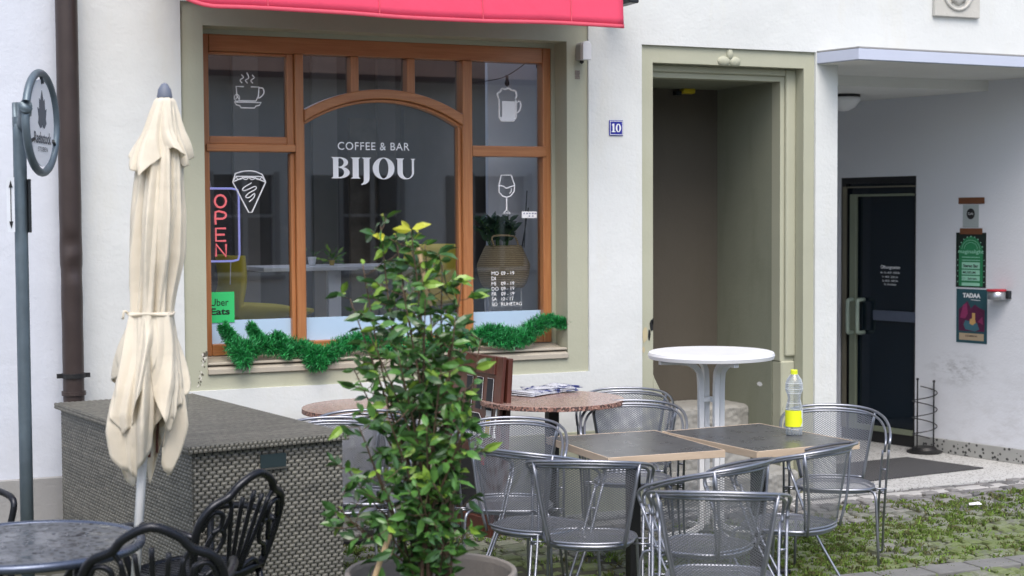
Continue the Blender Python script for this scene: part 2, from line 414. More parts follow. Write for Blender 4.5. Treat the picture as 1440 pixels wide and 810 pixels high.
# ------------------------------------------------------------------ facade
F0 = 8.85
def wall_holes(mb, x0, x1, z0, z1, holes, Y, dep, T=None, edge=False):
    xs = sorted({x0, x1, *[h[0] for h in holes], *[h[1] for h in holes]}); zs = sorted({z0, z1, *[h[2] for h in holes], *[h[3] for h in holes]})
    inside = lambda cx, cz: any(h[0] < cx < h[1] and h[2] < cz < h[3] for h in holes)
    for i in range(len(xs)-1):
        for j in range(len(zs)-1):
            a, b, c, d = xs[i], xs[i+1], zs[j], zs[j+1]
            if inside((a+b)/2, (c+d)/2): continue
            mb.add([(a, Y, c), (b, Y, c), (b, Y, d), (a, Y, d)], [(0, 1, 2, 3)])
            mb.add([(a, Y+dep, c), (b, Y+dep, c), (b, Y+dep, d), (a, Y+dep, d)], [(3, 2, 1, 0)])
            for (p, q, nx, nz) in (((a, c), (a, d), a-1e-3, (c+d)/2), ((b, d), (b, c), b+1e-3, (c+d)/2), ((a, d), (b, d), (a+b)/2, d+1e-3), ((b, c), (a, c), (a+b)/2, c-1e-3)):
                if inside(nx, nz) or nx < x0 or nx > x1 or nz < z0 or nz > z1:
                    mb.add([(p[0], Y, p[1]), (q[0], Y, q[1]), (q[0], Y+dep, q[1]), (p[0], Y+dep, p[1])], [(0, 1, 2, 3)])
    return mb
bld = thing('cafe_building', 'pale plastered cafe building with an arched wooden shop window and olive framed doorway', 'building', (4, F0, 0))
wall = wall_holes(MB(), 1.262, 14, -.1, 5.5, [(1.93, 4.505, .91, 3.12), (4.888, 6.226, -.1, 2.993), (6.405, 8.44, -.1, 2.925)], F0, .35)
wall = wall.build('wall', M['wall'], bld)
MB().box(1.262, 4.886, F0-.012, F0-.001, -.05, .53).build('plinth_band', plaster('olive_plinth', (.47, .48, .36), (.2, .2, .12), .7, .4), bld, bevel=.003)
# olive window surround, recessed 20 mm, opening inside it
mb = wall_holes(MB(), 1.929, 4.506, .909, 3.121, [(2.062, 4.362, 1.03, 2.992)], 8.87, .24)
ts = mb.build('window_surround', M['trim'], bld, bevel=.004)
mb = wall_holes(MB(), 2.0621, 4.3619, 1.03, 2.9919, [(2.10, 4.335, 1.03, 2.965)], 9.04, .1)
mb.build('inner_reveal_strip', M['trim'], bld, bevel=.003)
# crack at the left of the sill
mb = MB(); rnd = random.Random(2)
for k in range(46):
    t = k/45; px_ = 288-8*t+rnd.uniform(-3, 3); py_ = 497+47*t
    if 12 < k < 24 and rnd.random() < .7: continue
    c = onY(px_, py_, 8.868); s_ = rnd.uniform(.003, .011)*(1.5 if k < 10 else .7)
    poly = [(c.x+math.cos(a)*s_*rnd.uniform(.4, 1), 8.8685-.001*rnd.random(), c.z+math.sin(a)*s_*rnd.uniform(.5, 1.4)) for a in [i*1.05 for i in range(6)]]
    mb.cur = 1 if rnd.random() < .45 else 0
    mb.add(poly, [tuple(range(6))])
mb.build('flaked_paint', [basic('bare_plaster', (.6, .58, .52), .9), basic('crack_dark', (.10, .09, .07), .9)], ts)
# doorway surround
mb = wall_holes(MB(), 4.887, 6.227, -.1, 2.994, [(4.979, 6.142, -.1, 2.883)], 8.87, .11)
mb.build('door_surround', M['trim'], bld, bevel=.004)
mb = wall_holes(MB(), 4.9789, 6.1421, .90, 2.8829, [(4.992, 6.03, .9, 2.80)], 8.982, .10)
mb.box(6.062, 6.142, 8.955, 8.982, .93, 2.883).box(4.979, 6.062, 8.955, 8.982, 2.835, 2.883)
mb.build('door_moulding', M['trim'], bld, bevel=.012, seg=2)
mb = MB()                                             # lower jamb blocks with their chamfer
def jamb(xa, xb, ch, inner):
    if inner > 0: poly = [(xa, -.1), (xb, -.1), (xb, .70), (xb-ch, .84), (xa, .88)]
    else: poly = [(xa+ch, .84), (xa, .70), (xa, -.1), (xb, -.1), (xb, .90)]
    mb.prism(poly, lambda u, v, d: Vector((u, 8.866+d, v)), .21)
jamb(4.975, 5.065, .075, 1)
mb.build('jamb_block', M['trim'], bld, bevel=.006)
mb = MB().box(6.032, 6.1415, 8.962, 9.08, -.1, .899); mb.build('jamb_block', M['trim'], bld, bevel=.01)
# carved relief over the doorway
mb = MB()
cx = onY(1027, 80, 8.86)
for dx, dz, rx, rz in ((-.045, -.028, .05, .034), (.04, -.03, .045, .034), (0, .018, .026, .04)):
    mb.grid(lambda u, v: Vector((cx.x+dx+math.cos(u*6.283)*math.sin(v*1.57)*rx, 8.872-math.cos(v*1.57)*.022, cx.z+dz+math.sin(u*6.283)*math.sin(v*1.57)*rz)), 16, 6)
mb.build('carved_leaf', M['trim'], bld, smooth_=True)
# broken paint on the left jamb
mb = MB(); rnd = random.Random(11)
for (px_, py_, w_, h_, mi) in ((916, 458, .016, .05, 1), (913, 470, .012, .05, 1), (907, 470, .020, .07, 0), (905, 492, .012, .03, 0), (918, 452, .008, .03, 1)):
    c = onY(px_, py_, 8.868); mb.cur = mi
    mb.add([(c.x+math.cos(a)*w_*rnd.uniform(.6, 1), 8.868-.0006*mi-.0004, c.z+math.sin(a)*h_*rnd.uniform(.6, 1)) for a in [i*.7 for i in range(9)]], [tuple(range(9))])
mb.build('flaked_paint', [basic('ochre_plaster', (.5, .43, .27), .9), M['black']], bld)
# niche (inside of the doorway)
mb = MB()
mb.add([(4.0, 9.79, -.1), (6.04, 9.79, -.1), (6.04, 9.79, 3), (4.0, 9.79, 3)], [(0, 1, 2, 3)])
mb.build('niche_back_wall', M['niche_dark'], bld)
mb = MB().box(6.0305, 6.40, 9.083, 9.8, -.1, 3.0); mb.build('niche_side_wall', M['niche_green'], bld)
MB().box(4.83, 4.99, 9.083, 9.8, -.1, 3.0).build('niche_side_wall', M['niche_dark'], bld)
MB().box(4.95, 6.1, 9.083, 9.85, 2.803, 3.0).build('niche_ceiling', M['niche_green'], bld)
c = Vector((6.028, 9.35, onZ(1068, 540, 0).z)); d_ = ray(1068, 540); t = 6.028/d_.x; c = Vector((0, 0, CZ))+d_*t
MB().add([(6.0295, c.y+math.cos(a)*.035, c.z+math.sin(a)*.016) for a in [i*.8 for i in range(8)]], [tuple(range(8))]).build('paint_chip', M['white_paint'], bld)
st = thing('stone_steps', 'rough grey granite steps rising into the dark doorway', 'steps', (5.5, 9.2, 0))
for (y0, z1, x1) in ((9.37, .56, 6.028), (9.02, .38, 5.95), (8.70, .19, 5.99)):
    from mathutils import noise as NZ
    xa = 5.067 if y0 < 9.1 else 4.992; yb = 9.78 if z1 > .5 else y0+.36; zlo = max(.005, z1-.2)
    def sf(u, v, xa=xa, x1=x1, y0=y0, yb=yb, z1=z1):     # front face then tread, roughly hewn
        x = xa+(x1-xa)*u
        if v < .5: z = z1-.20+v*2*.20; y = y0
        else: z = z1; y = y0+(v-.5)*2*(yb-y0)
        n1 = .6*NZ.noise(Vector((x*12, y*14, z*22+z1)))+1.0*NZ.noise(Vector((x*26, y*30, z*30)))
        e = math.exp(-((v-.5)/.03)**2)*.010
        return Vector((x, y-(.006*n1 if v < .5 else 0)+e, z+(.002*n1 if v >= .5 else 0)-e))
    sb = MB().grid(sf, 110, 44); sb.box(xa+.003, x1-.003, y0+.03, yb-.002, .002, z1-.03); sb.build('step', M['stone'], st)
# yellow lamp in the niche
q = thing('doorway_lamp', 'small yellow lamp high on the dark back wall of the doorway', 'lamp', (5.35, 9.7, 2.68))
c = onY(970, 128, 9.72)
MB().box(c.x-.05, c.x+.05, 9.72, 9.785, c.z-.018, c.z+.02).build('lamp_body', basic('lamp_yellow', (.65, .5, .02), .4), q, bevel=.01, seg=2)
MB().box(c.x-.10, c.x-.055, 9.74, 9.785, c.z-.03, c.z+.0).build('lamp_bracket', M['dark_metal'], q)
# neighbouring building at the left
lb = thing('neighbouring_building', 'white plaster building, sky-blue cast painted in, left of the brown drainpipe with grey plinth', 'building', (0, F0, 0))
MB().box(-9, 1.258, F0-.004, F0+.35, -.1, 5.5).build('wall', M['wall_left'], lb)
MB().box(-9, 1.259, F0-.03, F0-.006, -.1, .482).build('plinth', M['plinth'], lb, bevel=.006)
# ------------------------------------------------------------------ the window
win = MB()
def member(x0, x1, z0, z1, y0=9.05, y1=9.14): win.box(x0, x1, y0, y1, z0, z1)
win.box(2.098, 2.135, 9.05, 9.14, 1.09, 2.966); winf = win.build('window', M['wood_v'], bld, bevel=.006, seg=2, label='brown wooden shop window with an arched middle pane')
def member(x0, x1, z0, z1, y0=9.05, y1=9.14, nm='mullion', mt='wood_v'):
    MB().box(x0, x1, y0, y1, z0, z1).build(nm, M[mt], winf, bevel=.006, seg=2)
member(4.28, 4.337, 1.09, 2.966, nm='stile'); member(2.1355, 4.2795, 2.868, 2.966, nm='top_rail', mt='wood_h'); member(2.1355, 4.2795, 1.09, 1.158, nm='bottom_rail', mt='wood_h')

member(2.648, 2.70, 1.158, 2.868, 9.035); member(2.605, 2.648, 2.32, 2.868, 9.062, 9.12); member(2.622, 2.648, 1.158, 2.28, 9.062, 9.12)
member(3.722, 3.788, 1.158, 2.868, 9.035); member(3.700, 3.722, 1.158, 2.48, 9.062, 9.12); member(2.70, 2.712, 1.158, 2.47, 9.062, 9.12)
for q in ((2.112, 2.647, 2.286, 2.330, 9.03), (2.1355, 2.605, 2.330, 2.376, 9.066, 9.12), (2.1355, 2.605, 2.85, 2.868, 9.066, 9.12), (3.789, 4.300, 2.274, 2.341, 9.036)): member(*q, nm='transom', mt='wood_h')
RA, AC = .948, (3.208, 1.668); 
def arcz(x, r): return AC[1]+math.sqrt(max(r*r-(x-AC[0])**2, 0))
def arcbar(mb, ri, ro, y0, y1, x0, x1, n=28):
    vs = []
    for i in range(n+1):
        x = x0+(x1-x0)*i/n
        vs += [(x, y0, arcz(x, ri)), (x, y0, arcz(x, ro)), (x, y1, arcz(x, ro)), (x, y1, arcz(x, ri))]
    fs = [(4*i+k, 4*i+(k+1) % 4, 4*i+4+(k+1) % 4, 4*i+4+k) for i in range(n) for k in range(4)]+[(0, 1, 2, 3), (4*n+3, 4*n+2, 4*n+1, 4*n)]
    mb.add(vs, fs)
mb = MB(); arcbar(mb, RA, RA+.057, 9.028, 9.14, 2.701, 3.721); arcbar(mb, RA-.02, RA-.0005, 9.055, 9.12, 2.701, 3.721)
mb.build('arch_rail', M['wood_h'], winf, bevel=.006, seg=2)
for xc in (3.024, 3.386):
    for a, b, yy in ((xc-.026, xc+.026, 9.045),):
        z = max(arcz(a, RA+.05), arcz(b, RA+.05))-.01
        member(a, b, z-.02, 2.868, yy, 9.13)
GY = 9.10
def pane(poly, lab=None): MB().add([(x, GY, z) for x, z in poly], [tuple(range(len(poly)))]).build('pane', M['glass'], winf, label=lab)
pane([(2.13, 2.37), (2.61, 2.37), (2.61, 2.87), (2.13, 2.87)]); pane([(2.13, 1.15), (2.65, 1.15), (2.65, 2.29), (2.13, 2.29)])
pane([(3.786, 1.15), (4.285, 1.15), (4.285, 2.28), (3.786, 2.28)]); pane([(3.786, 2.335), (4.285, 2.335), (4.285, 2.87), (3.786, 2.87)])
xs = [2.70+i*1.022/20 for i in range(21)]
pane([(2.70, 1.15), (3.722, 1.15)]+[(x, arcz(x, RA+.01)) for x in xs[::-1]])
for a, b in ((2.70, 3.0), (3.048, 3.362), (3.41, 3.722)):
    xx = [a+(b-a)*i/8 for i in range(9)]; pane([(x, arcz(x, RA+.045)) for x in xx]+[(b, 2.87), (a, 2.87)])
for a, b in ((2.136, 2.646), (2.713, 3.70), (3.789, 4.279)):
    MB().add([(a, GY-.002, 1.15), (b, GY-.002, 1.15), (b, GY-.002, 1.295), (a, GY-.002, 1.295)], [(0, 1, 2, 3)]).build('frosted_strip', M['frost'], winf, label='pale blue frosted strip along the bottom of the pane')
# sloping sill
mb = MB()
mb.add([(2.064, 8.852, 1.032), (4.360, 8.852, 1.032), (4.360, 9.06, 1.088), (2.064, 9.06, 1.088), (2.064, 8.852, 1.0), (4.360, 8.852, 1.0), (4.360, 9.06, .99), (2.064, 9.06, .99)],
       [(0, 1, 2, 3), (4, 5, 1, 0), (5, 6, 2, 1), (7, 4, 0, 3), (4, 7, 6, 5)])
mb.box(2.066, 4.358, 8.872, 8.94, 1.052, 1.066)
mb.build('window_sill', M['sill'], winf, bevel=.003)
# lettering and icons on the glass
def gp(u, v): return Vector((u, GY-.003-.0, v))
mb = MB()
text_into(mb, 'COFFEE & BAR', gp, 2.928, 2.306, w=.462, h=.048, bold=.004, space=1.1)
mb.build('lettering', M['vinyl'], winf, label='thin white capitals reading COFFEE & BAR')
mb = MB(); zz = [0]
def lay(poly):
    zz[0] += 1; mb.add([(x, GY-.003-.00025*zz[0], z) for x, z in poly], [tuple(range(len(poly)))])
def ring(cx, cz, ax, az, bx, bz, a0=0, a1=360, n=28, ox=0):
    zz[0] += 1; vs = []
    for i in range(n+1):
        a = R(a0+(a1-a0)*i/n)
        vs += [(cx+ax*math.cos(a), GY-.003-.00025*zz[0], cz+az*math.sin(a)), (cx+ox+bx*math.cos(a), GY-.003-.00025*zz[0], cz+bz*math.sin(a))]
    mb.add(vs, [(2*i, 2*i+1, 2*i+3, 2*i+2) for i in range(n)])
k = .542/1150                                   # pixels of the close-up (1150 px wide word) to metres
X0, Z0 = 2.885, 2.262
def cc(px_, py_): return (X0+(px_-152)*k, Z0-(py_-355)*k*.93)
def rect(a, b, c, d): lay([cc(a, d), cc(b, d), cc(b, c), cc(a, c)])
def serif(a, b, y, up=1): rect(a, b, min(y, y+10*up), max(y, y+10*up))
rect(178, 250, 355, 648); lay([cc(152, 355), cc(290, 355), cc(250, 378), cc(178, 378)]); lay([cc(152, 648), cc(290, 648), cc(250, 630), cc(178, 630)])
bx = cc(250, 430); ring(cc(262, 0)[0], cc(0, 428)[1], 118*k, 73*k*.93, 58*k, 58*k*.93, -90, 90)
ring(cc(262, 0)[0], cc(0, 567)[1], 138*k, 81*k*.93, 62*k, 62*k*.93, -90, 90)
rect(244, 272, 355, 369); rect(244, 272, 487, 500); rect(244, 272, 634, 648)
rect(440, 522, 362, 645); lay([cc(412, 358), cc(548, 358), cc(522, 380), cc(440, 380)]); lay([cc(412, 650), cc(548, 650), cc(522, 630), cc(440, 630)])
rect(590, 668, 362, 640); lay([cc(560, 358), cc(695, 358), cc(668, 380), cc(590, 380)])
lay([cc(590, 640), cc(668, 640), cc(664, 676), cc(645, 705), cc(610, 728), cc(560, 740), cc(552, 728), cc(578, 712), cc(590, 685)])
ring(cc(861, 0)[0], cc(0, 508)[1], 150*k, 152*k*.93, 66*k, 140*k*.93)
rect(1052, 1125, 365, 560); lay([cc(1028, 365), cc(1148, 365), cc(1125, 385), cc(1052, 385)]); rect(1252, 1282, 370, 560); lay([cc(1230, 370), cc(1304, 370), cc(1282, 386), cc(1252, 386)])
ring(cc(1167, 0)[0], cc(0, 556)[1], 115*k, 102*k*.93, 64*k, 86*k*.93, 180, 360, ox=22*k)
mb.build('lettering', M['vinyl'], winf, label='large white serif capitals reading BIJOU')
def icon(cxp, cyp, lab, draw, sc=1/248.0):     # draw units are photo pixels from the icon's centre
    mb = MB(); c = onY(cxp, cyp, GY)
    def L(pts, w=.0042, closed=False, sm=0):
        P = [Vector((c.x+x*.00405, GY-.004, c.z-y*.00415)) for x, y in pts]; mb.tube(P, w, 6, closed, sm)
    def Fil(pts, o=0): mb.add([(c.x+x*.00405, GY-.004-o, c.z-y*.00415) for x, y in pts], [tuple(range(len(pts)))])
    draw(L, Fil); mb.build('window_icon', M['vinyl'], winf, label=lab)
def d_cup(L, F):
    L([(-6, -7), (-17, -7), (-16, 6), (-12, 13), (12, 13), (16, 6), (17, -7), (5, -7)], closed=False); L([(17, -6), (23, -5), (24, 2), (18, 8), (15, 8)], sm=4)
    L([(-20, 15), (20, 15), (17, 19), (12, 20), (10, 23), (-10, 23), (-12, 20), (-17, 19)], closed=True)
    for x in (-8, 0, 8): L([(x, -12), (x-3, -16), (x+2, -20), (x-1, -24 if x else -27)], sm=4, w=.0034)
    L([(-16+4*math.cos(a), 9+5*math.sin(a)) for a in [i*.7 for i in range(9)]], closed=True, w=.003); L([(-18, 11), (-14, 7)], w=.003)
icon(348, 129, 'white outline icon of a steaming coffee cup on a saucer', d_cup)
def d_slice(L, F):
    L([(-24, -14), (-19, -22), (19, -22), (25, -14), (4, 29), (-1, 29)], closed=True); L([(-24, -14), (-12, -19), (0, -21), (12, -19), (25, -14)], sm=3)
    for x in (-14, -5, 5, 14): L([(x-5, -21), (x-2, -18), (x+2, -18), (x+5, -21)], sm=3, w=.003)
    L([(-20, -26), (-10, -29), (0, -30), (10, -29), (20, -25)], sm=3); L([(-24, -14), (-20, -26)]); L([(25, -14), (20, -25)])
    L([(4, -13), (-8, -6), (-9, -2), (-3, -3), (9, -8), (10, -4), (-1, 2), (-5, 7), (0, 8), (8, 2), (7, 8), (0, 14)], sm=3, w=.0036)
icon(350, 270, 'white outline icon of a pie slice', d_slice)
def d_beer(L, F):
    F([(-15, -8), (-8, -8), (8, -8), (14, -6), (14, 20), (10, 24), (-13, 24), (-15, 20)][:0] or [(-9, -5), (14, -5), (14, 20), (11, 24), (-10, 24), (-13, 21), (-13, 19), (-9, 19)])
    L([(-14, -8), (-14, 20), (-11, 25), (11, 25), (15, 20), (15, -7)], w=.006)
    L([(-15, -9), (-17, -16), (-12, -19), (-9, -24), (-3, -23), (2, -25), (8, -22), (14, -21), (16, -14), (14, -9)], sm=3, w=.006)
    L([(16, -4), (22, -5), (23, 3), (20, 10), (15, 12)], sm=3, w=.0055)
icon(713, 147, 'solid white icon of a foaming beer mug', d_beer)
def d_wine(L, F):
    L([(-9, -29), (8, -29), (14, -14), (13, -4), (7, 3), (0, 5), (-7, 3), (-13, -3), (-13, -13)], closed=True); L([(-13, -13), (-6, -12), (0, -9), (6, -11), (13, -13)], sm=3)
    L([(0, 5), (0, 24)]); L([(0, 24), (-6, 29), (6, 29)], closed=True); L([(8, -9), (8, -4), (5, -1)], w=.003, sm=2)
icon(712, 273, 'white outline icon of a wine glass', d_wine)
mb = MB(); c0 = onY(691, 383, GY)
for i, (a, b) in enumerate((('MO', '09 - 19'), ('DI', '-'), ('MI', '09 - 19'), ('DO', '09 - 19'), ('FR', '09 - 19'), ('SA', '10 - 17'), ('SO', 'RUHETAG'))):
    z = c0.z-.018-i*.0328
    text_into(mb, a, gp, c0.x, z, h=.023, bold=.004)
    if b != '-': text_into(mb, b, gp, c0.x+.066, z, h=.023, bold=.004)
mb.build('lettering', M['vinyl'], winf, label='small white opening hours from MO to SO RUHETAG')
mb = MB(); c = onY(744, 302, GY); mb.box(c.x-.052, c.x+.052, GY-.005, GY-.001, c.z-.021, c.z+.021); stk = mb.build('sticker', M['vinyl'], winf, label='small white label with rows of tiny blue marks')
mb = MB()
for i in range(5): mb.box(c.x-.042+i*.02, c.x-.032+i*.02, GY-.006, GY-.0052, c.z+.004, c.z+.012)
for i in range(2): mb.box(c.x-.005+i*.024, c.x+.005+i*.024, GY-.006, GY-.0052, c.z-.012, c.z-.005)
mb.build('printed_mark', newmat('print_blue', .6, 0, (.25, .27, .4))[0], winf)
# ------------------------------------------------------------------ things hung in the window
s_ = thing('neon_sign', 'vertical neon sign reading OPEN in red letters with a blue tube border', 'neon sign', (2.21, 9.2, 1.86))
def emat(name, col, st):
    mt, g = newmat(name); g.b.inputs['Base Color'].default_value = (*col, 1); g.b.inputs['Emission Color'].default_value = (*col, 1); g.b.inputs['Emission Strength'].default_value = st; return mt
NY = 9.19; a_ = onY(291, 265, NY); b_ = onY(337, 367, NY)
xl, xr, zb, zt = a_.x-.02, b_.x, b_.z, a_.z
cr = .04
rr = [(xl+cr, zt), (xr-cr, zt), (xr-.008, zt-.008), (xr, zt-cr), (xr, zb+cr), (xr-.008, zb+.008), (xr-cr, zb), (xl+cr, zb), (xl+.008, zb+.008), (xl, zb+cr), (xl, zt-cr), (xl+.008, zt-.008)]
MB().tube([(x, NY, z) for x, z in rr], .0065, 8, True).build('border_tube', emat('neon_blue', (.40, .43, .95), .30), s_, smooth_=True)
cxn = onY(310, 300, NY).x; mb = MB()
def NL(pts, cz, closed=False, sm=0): mb.tube([(cxn+x, NY-.004, cz+z) for x, z in pts], .0062, 8, closed, sm)
hh = .037; H = [onY(310, y, NY).z for y in (283, 307, 330, 352)]
NL([(.034*math.cos(i*.5236), hh*math.sin(i*.5236)) for i in range(12)], H[0], True)
NL([(-.03, -hh), (-.03, hh), (.012, hh), (.03, hh*.75), (.03, hh*.25), (.012, -.002), (-.03, -.002)], H[1], sm=2)
NL([(.03, hh), (-.03, hh), (-.03, -hh), (.03, -hh)], H[2]); NL([(-.03, 0), (.022, 0)], H[2])
NL([(-.03, -hh), (-.03, hh), (.03, -hh), (.03, hh)], H[3])
mb.build('letter_tube', emat('neon_red', (.95, .20, .22), .42), s_, smooth_=True)
mb = MB().box(xl, xr, NY+.012, NY+.017, zb, zt); mb.build('backing', glassmat('acrylic', (.95, .95, .98), 1), s_)
mb = MB().tube([(cxn-.05, NY+.01, zt), (cxn-.09, NY+.01, 2.29)], .0015, 5); mb.tube([(cxn+.06, NY+.01, zb), (cxn+.055, NY+.01, 1.5)], .003, 5)
mb.build('hanging_wire', M['white_plastic'], s_)
u_ = thing('window_sticker', 'bright green square sticker reading Uber Eats in the lower left pane', 'sticker', (2.19, 9.09, 1.38))
a_ = onY(292.5, 411, 9.092); b_ = onY(330, 453, 9.092)
MB().box(a_.x, b_.x, 9.092, 9.095, b_.z, a_.z).build('card', newmat('bright_green', .5, 0, (.035, .56, .16))[0], u_)
mb = MB(); up_ = lambda u, v: Vector((u, 9.0905, v))
text_into(mb, 'Uber', up_, a_.x+.013, a_.z-.082, w=.108, h=.042, bold=.004); text_into(mb, 'Eats', up_, a_.x+.013, a_.z-.135, w=.115, h=.040, bold=.03)
mb.build('lettering', M['black'], u_)
# ------------------------------------------------------------------ cafe interior (behind the glass)
iw = thing('cafe_interior', 'dim cafe room with grey walls seen through the shop window', 'room', (3, 9.6, .8))
MB().box(0.6, 4.96, 9.21, 14.2, .74, .8).build('floor', M['interior_floor'], iw)
cl_ = MB()
for q in ((.6, 4.96, 11.4, 14.2), (.6, 1.2, 9.21, 11.4), (1.2, 3.5, 9.21, 9.45), (4.7, 4.96, 9.21, 11.4)): cl_.box(q[0], q[1], q[2], q[3], 3.35, 3.4)
cl_.build('ceiling', M['interior'], iw)  # unseen opening added over the window bay so sky light brightens the room
MB().box(4.70, 4.76, 9.21, 10.95, .8, 3.35).build('side_wall', M['interior'], iw)
MB().box(onY(686, 200, 9.50).x, 4.699, 9.50, 9.54, .8, 3.35).build('partition', M['interior'], iw)
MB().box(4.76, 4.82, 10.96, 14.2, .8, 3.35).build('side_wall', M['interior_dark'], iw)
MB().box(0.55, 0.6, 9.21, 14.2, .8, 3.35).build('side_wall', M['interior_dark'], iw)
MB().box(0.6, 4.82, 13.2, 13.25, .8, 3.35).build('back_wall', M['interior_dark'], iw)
MB().box(4.37, 4.75, 9.201, 9.215, .8, 3.35).box(.6, 2.09, 9.201, 9.215, .8, 3.35).box(2.0, 4.4, 9.201, 9.215, 3.0, 3.35).box(2.0, 4.4, 9.201, 9.215, .8, 1.08).build('front_wall', M['interior'], iw)
mb = MB()
for x in (2.6, 3.3, 4.0, 4.6): mb.box(x, x+.22, 13.12, 13.19, .8, 3.3)
mb.build('wall_panel', basic('panel_grey', (.22, .22, .22), .6), iw)
pc = thing('wall_picture', 'dark framed picture hanging on the grey cafe wall beside the right pane', 'picture', (4.74, 11.1, 2.2))
MB().box(4.72, 4.755, 11.0, 11.5, 1.9, 2.62).build('frame', M['black'], pc)
MB().box(4.715, 4.719, 11.05, 11.45, 1.95, 2.57).build('print', basic('print_grey', (.06, .06, .07), .3, var=.6, scale=6), pc)
MB().box(onY(492, 200, 12.9).x, onY(530, 200, 12.9).x, 12.9, 12.95, .8, 2.75).build('patterned_panel', basic('patterned_dark', (.11, .10, .085), .5, var=.8, scale=9), iw)
c_ = onY(588, 180, 12.9); pc = thing('wall_picture', 'dark square picture of a pale mug on the rear cafe wall', 'picture', c_)
MB().box(c_.x-.16, c_.x+.16, 12.9, 12.93, c_.z-.2, c_.z+.16).build('frame', M['black'], pc)
MB().lathe([(.05, -.09), (.055, .05), (0, .05)], (c_.x, 12.885, c_.z), 16, .15).build('print', basic('mug_print', (.35, .30, .2), .6), pc)
# white table
tb = thing('cafe_table', 'long narrow white table inside the cafe with small plants on it', 'table', (3.3, 10.3, .8))
a_ = onY(368, 376, 10.3); b_ = onY(540, 376, 10.3)
MB().box(a_.x, b_.x+.35, 10.25, 10.75, a_.z-.03, a_.z).build('table_top', M['white_plastic'], tb, bevel=.004)
c = onY(470, 400, 10.45); MB().box(c.x-.04, c.x+.05, 10.45, 10.5, .8, a_.z-.0305).build('leg', M['white_plastic'], tb); MB().box(b_.x+.2, b_.x+.28, 10.45, 10.5, .8, a_.z-.0305).build('leg', M['white_plastic'], tb)
TZ = a_.z
def leaf_cluster(mb, c, r, n, l, rnd, up=.6, mats=1):
    for _ in range(n):
        d = Vector((rnd.gauss(0, 1), rnd.gauss(0, 1), rnd.gauss(0, .7)+up)).normalized(); s = Vector(c)+d*r*rnd.uniform(.15, 1); mb.cur = rnd.randrange(mats)
        leaf(mb, s, d, l*rnd.uniform(.6, 1.1), rnd)
def leaf(mb, s, d, l, rnd, wr=.40):
    sd = d.cross(Vector((rnd.uniform(-1, 1), rnd.uniform(-1, 1), rnd.uniform(-.3, 1)))).normalized(); nn = sd.cross(d).normalized()
    w_ = l*wr*.5; q = [s, s+d*l*.3+sd*w_*.9+nn*l*.04, s+d*l*.62+sd*w_*.85+nn*l*.03, s+d*l-nn*l*.14, s+d*l*.62-sd*w_*.85+nn*l*.03, s+d*l*.3-sd*w_*.9+nn*l*.04, s+d*l*.3, s+d*l*.62-nn*l*.02]
    mb.add(q, [(0, 1, 6), (1, 2, 7, 6), (2, 3, 7), (7, 3, 4), (6, 7, 4, 5), (0, 6, 5)])
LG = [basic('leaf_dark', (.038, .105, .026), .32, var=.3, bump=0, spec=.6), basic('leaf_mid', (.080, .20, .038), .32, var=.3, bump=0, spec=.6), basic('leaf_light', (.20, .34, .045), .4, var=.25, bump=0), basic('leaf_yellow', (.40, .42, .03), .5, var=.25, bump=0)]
def small_pot(px_, w_, h_, col, lab, lm, n=14, l=.05):
    c = onY(px_, 376, 10.4); t = thing('potted_plant', lab, 'potted plant', (c.x, 10.42, TZ), 'small plants on the cafe table')
    MB().lathe([(w_*.36, .001), (w_*.5, h_), (w_*.46, h_), (w_*.4, h_*.8), (0, h_*.8)], (c.x, 10.42, TZ), 20).build('pot', col, t, smooth_=True)
    mb = MB(); rnd = random.Random(px_); leaf_cluster(mb, (c.x, 10.42, TZ+h_), .08, n, l, rnd, .8, 2); mb.build('foliage', lm, t)
small_pot(440, .062, .062, M['white_plastic'], 'small plant in a white pot on the cafe table', LG[:2], 12, .04)
small_pot(468, .042, .036, basic('pot_yellow', (.5, .36, .1), .5), 'small bushy yellow-green plant in an ochre pot on the cafe table', [LG[2], LG[1]], 40, .055)
# yellow shell chairs
def shell_chair(name, lab, loc, rz, sc=1):
    t = thing(name, lab, 'chair', loc, 'yellow chairs inside the cafe'); ORG[t.name] = Vector((0, 0, 0)); t.rotation_euler = (0, 0, rz)
    def fn(u, v):
        x = (u-.5)*2; s = v*2-1           # v: seat front -> back top
        if s < 0: y = .26+.50*s*0+(-s-.0)*.0+(-.46)*(s+1); z = .45+.03*x*x-.02*math.cos(s*3)
        else: y = -.20-.10*s; z = .44+.42*s**1.15
        wdt = .25-.03*abs(s)-.05*max(0, s-.7)
        k = math.exp(-(s*s)*6); z += .0; y += -.04*k
        return Vector((x*wdt, y+.10*x*x*max(0, s), z+.10*abs(x)**3*max(0, 1-abs(s)*1.0)))
    MB().grid(fn, 14, 22).build('seat_shell', basic('yellow_shell', (.72, .58, .05), .45, var=.05), t, smooth_=True, solid=.022)
    for sx in (-1, 1):
        for sy in (-1, 1): MB().tube([(sx*.1, sy*.08, .42), (sx*.22, sy*.2, 0)], .011, 8).build('leg', M['board_wood'], t)
    return t
shell_chair('yellow_chair', 'yellow shell chair behind the neon sign in the lower left pane', (onY(334, 420, 9.9).x+.17, 9.9, .80), R(-84))
shell_chair('yellow_chair', 'yellow shell chair behind the leafy shrub, right of the white cafe table', (onY(614, 420, 10.3).x, 10.3, .84), R(160))
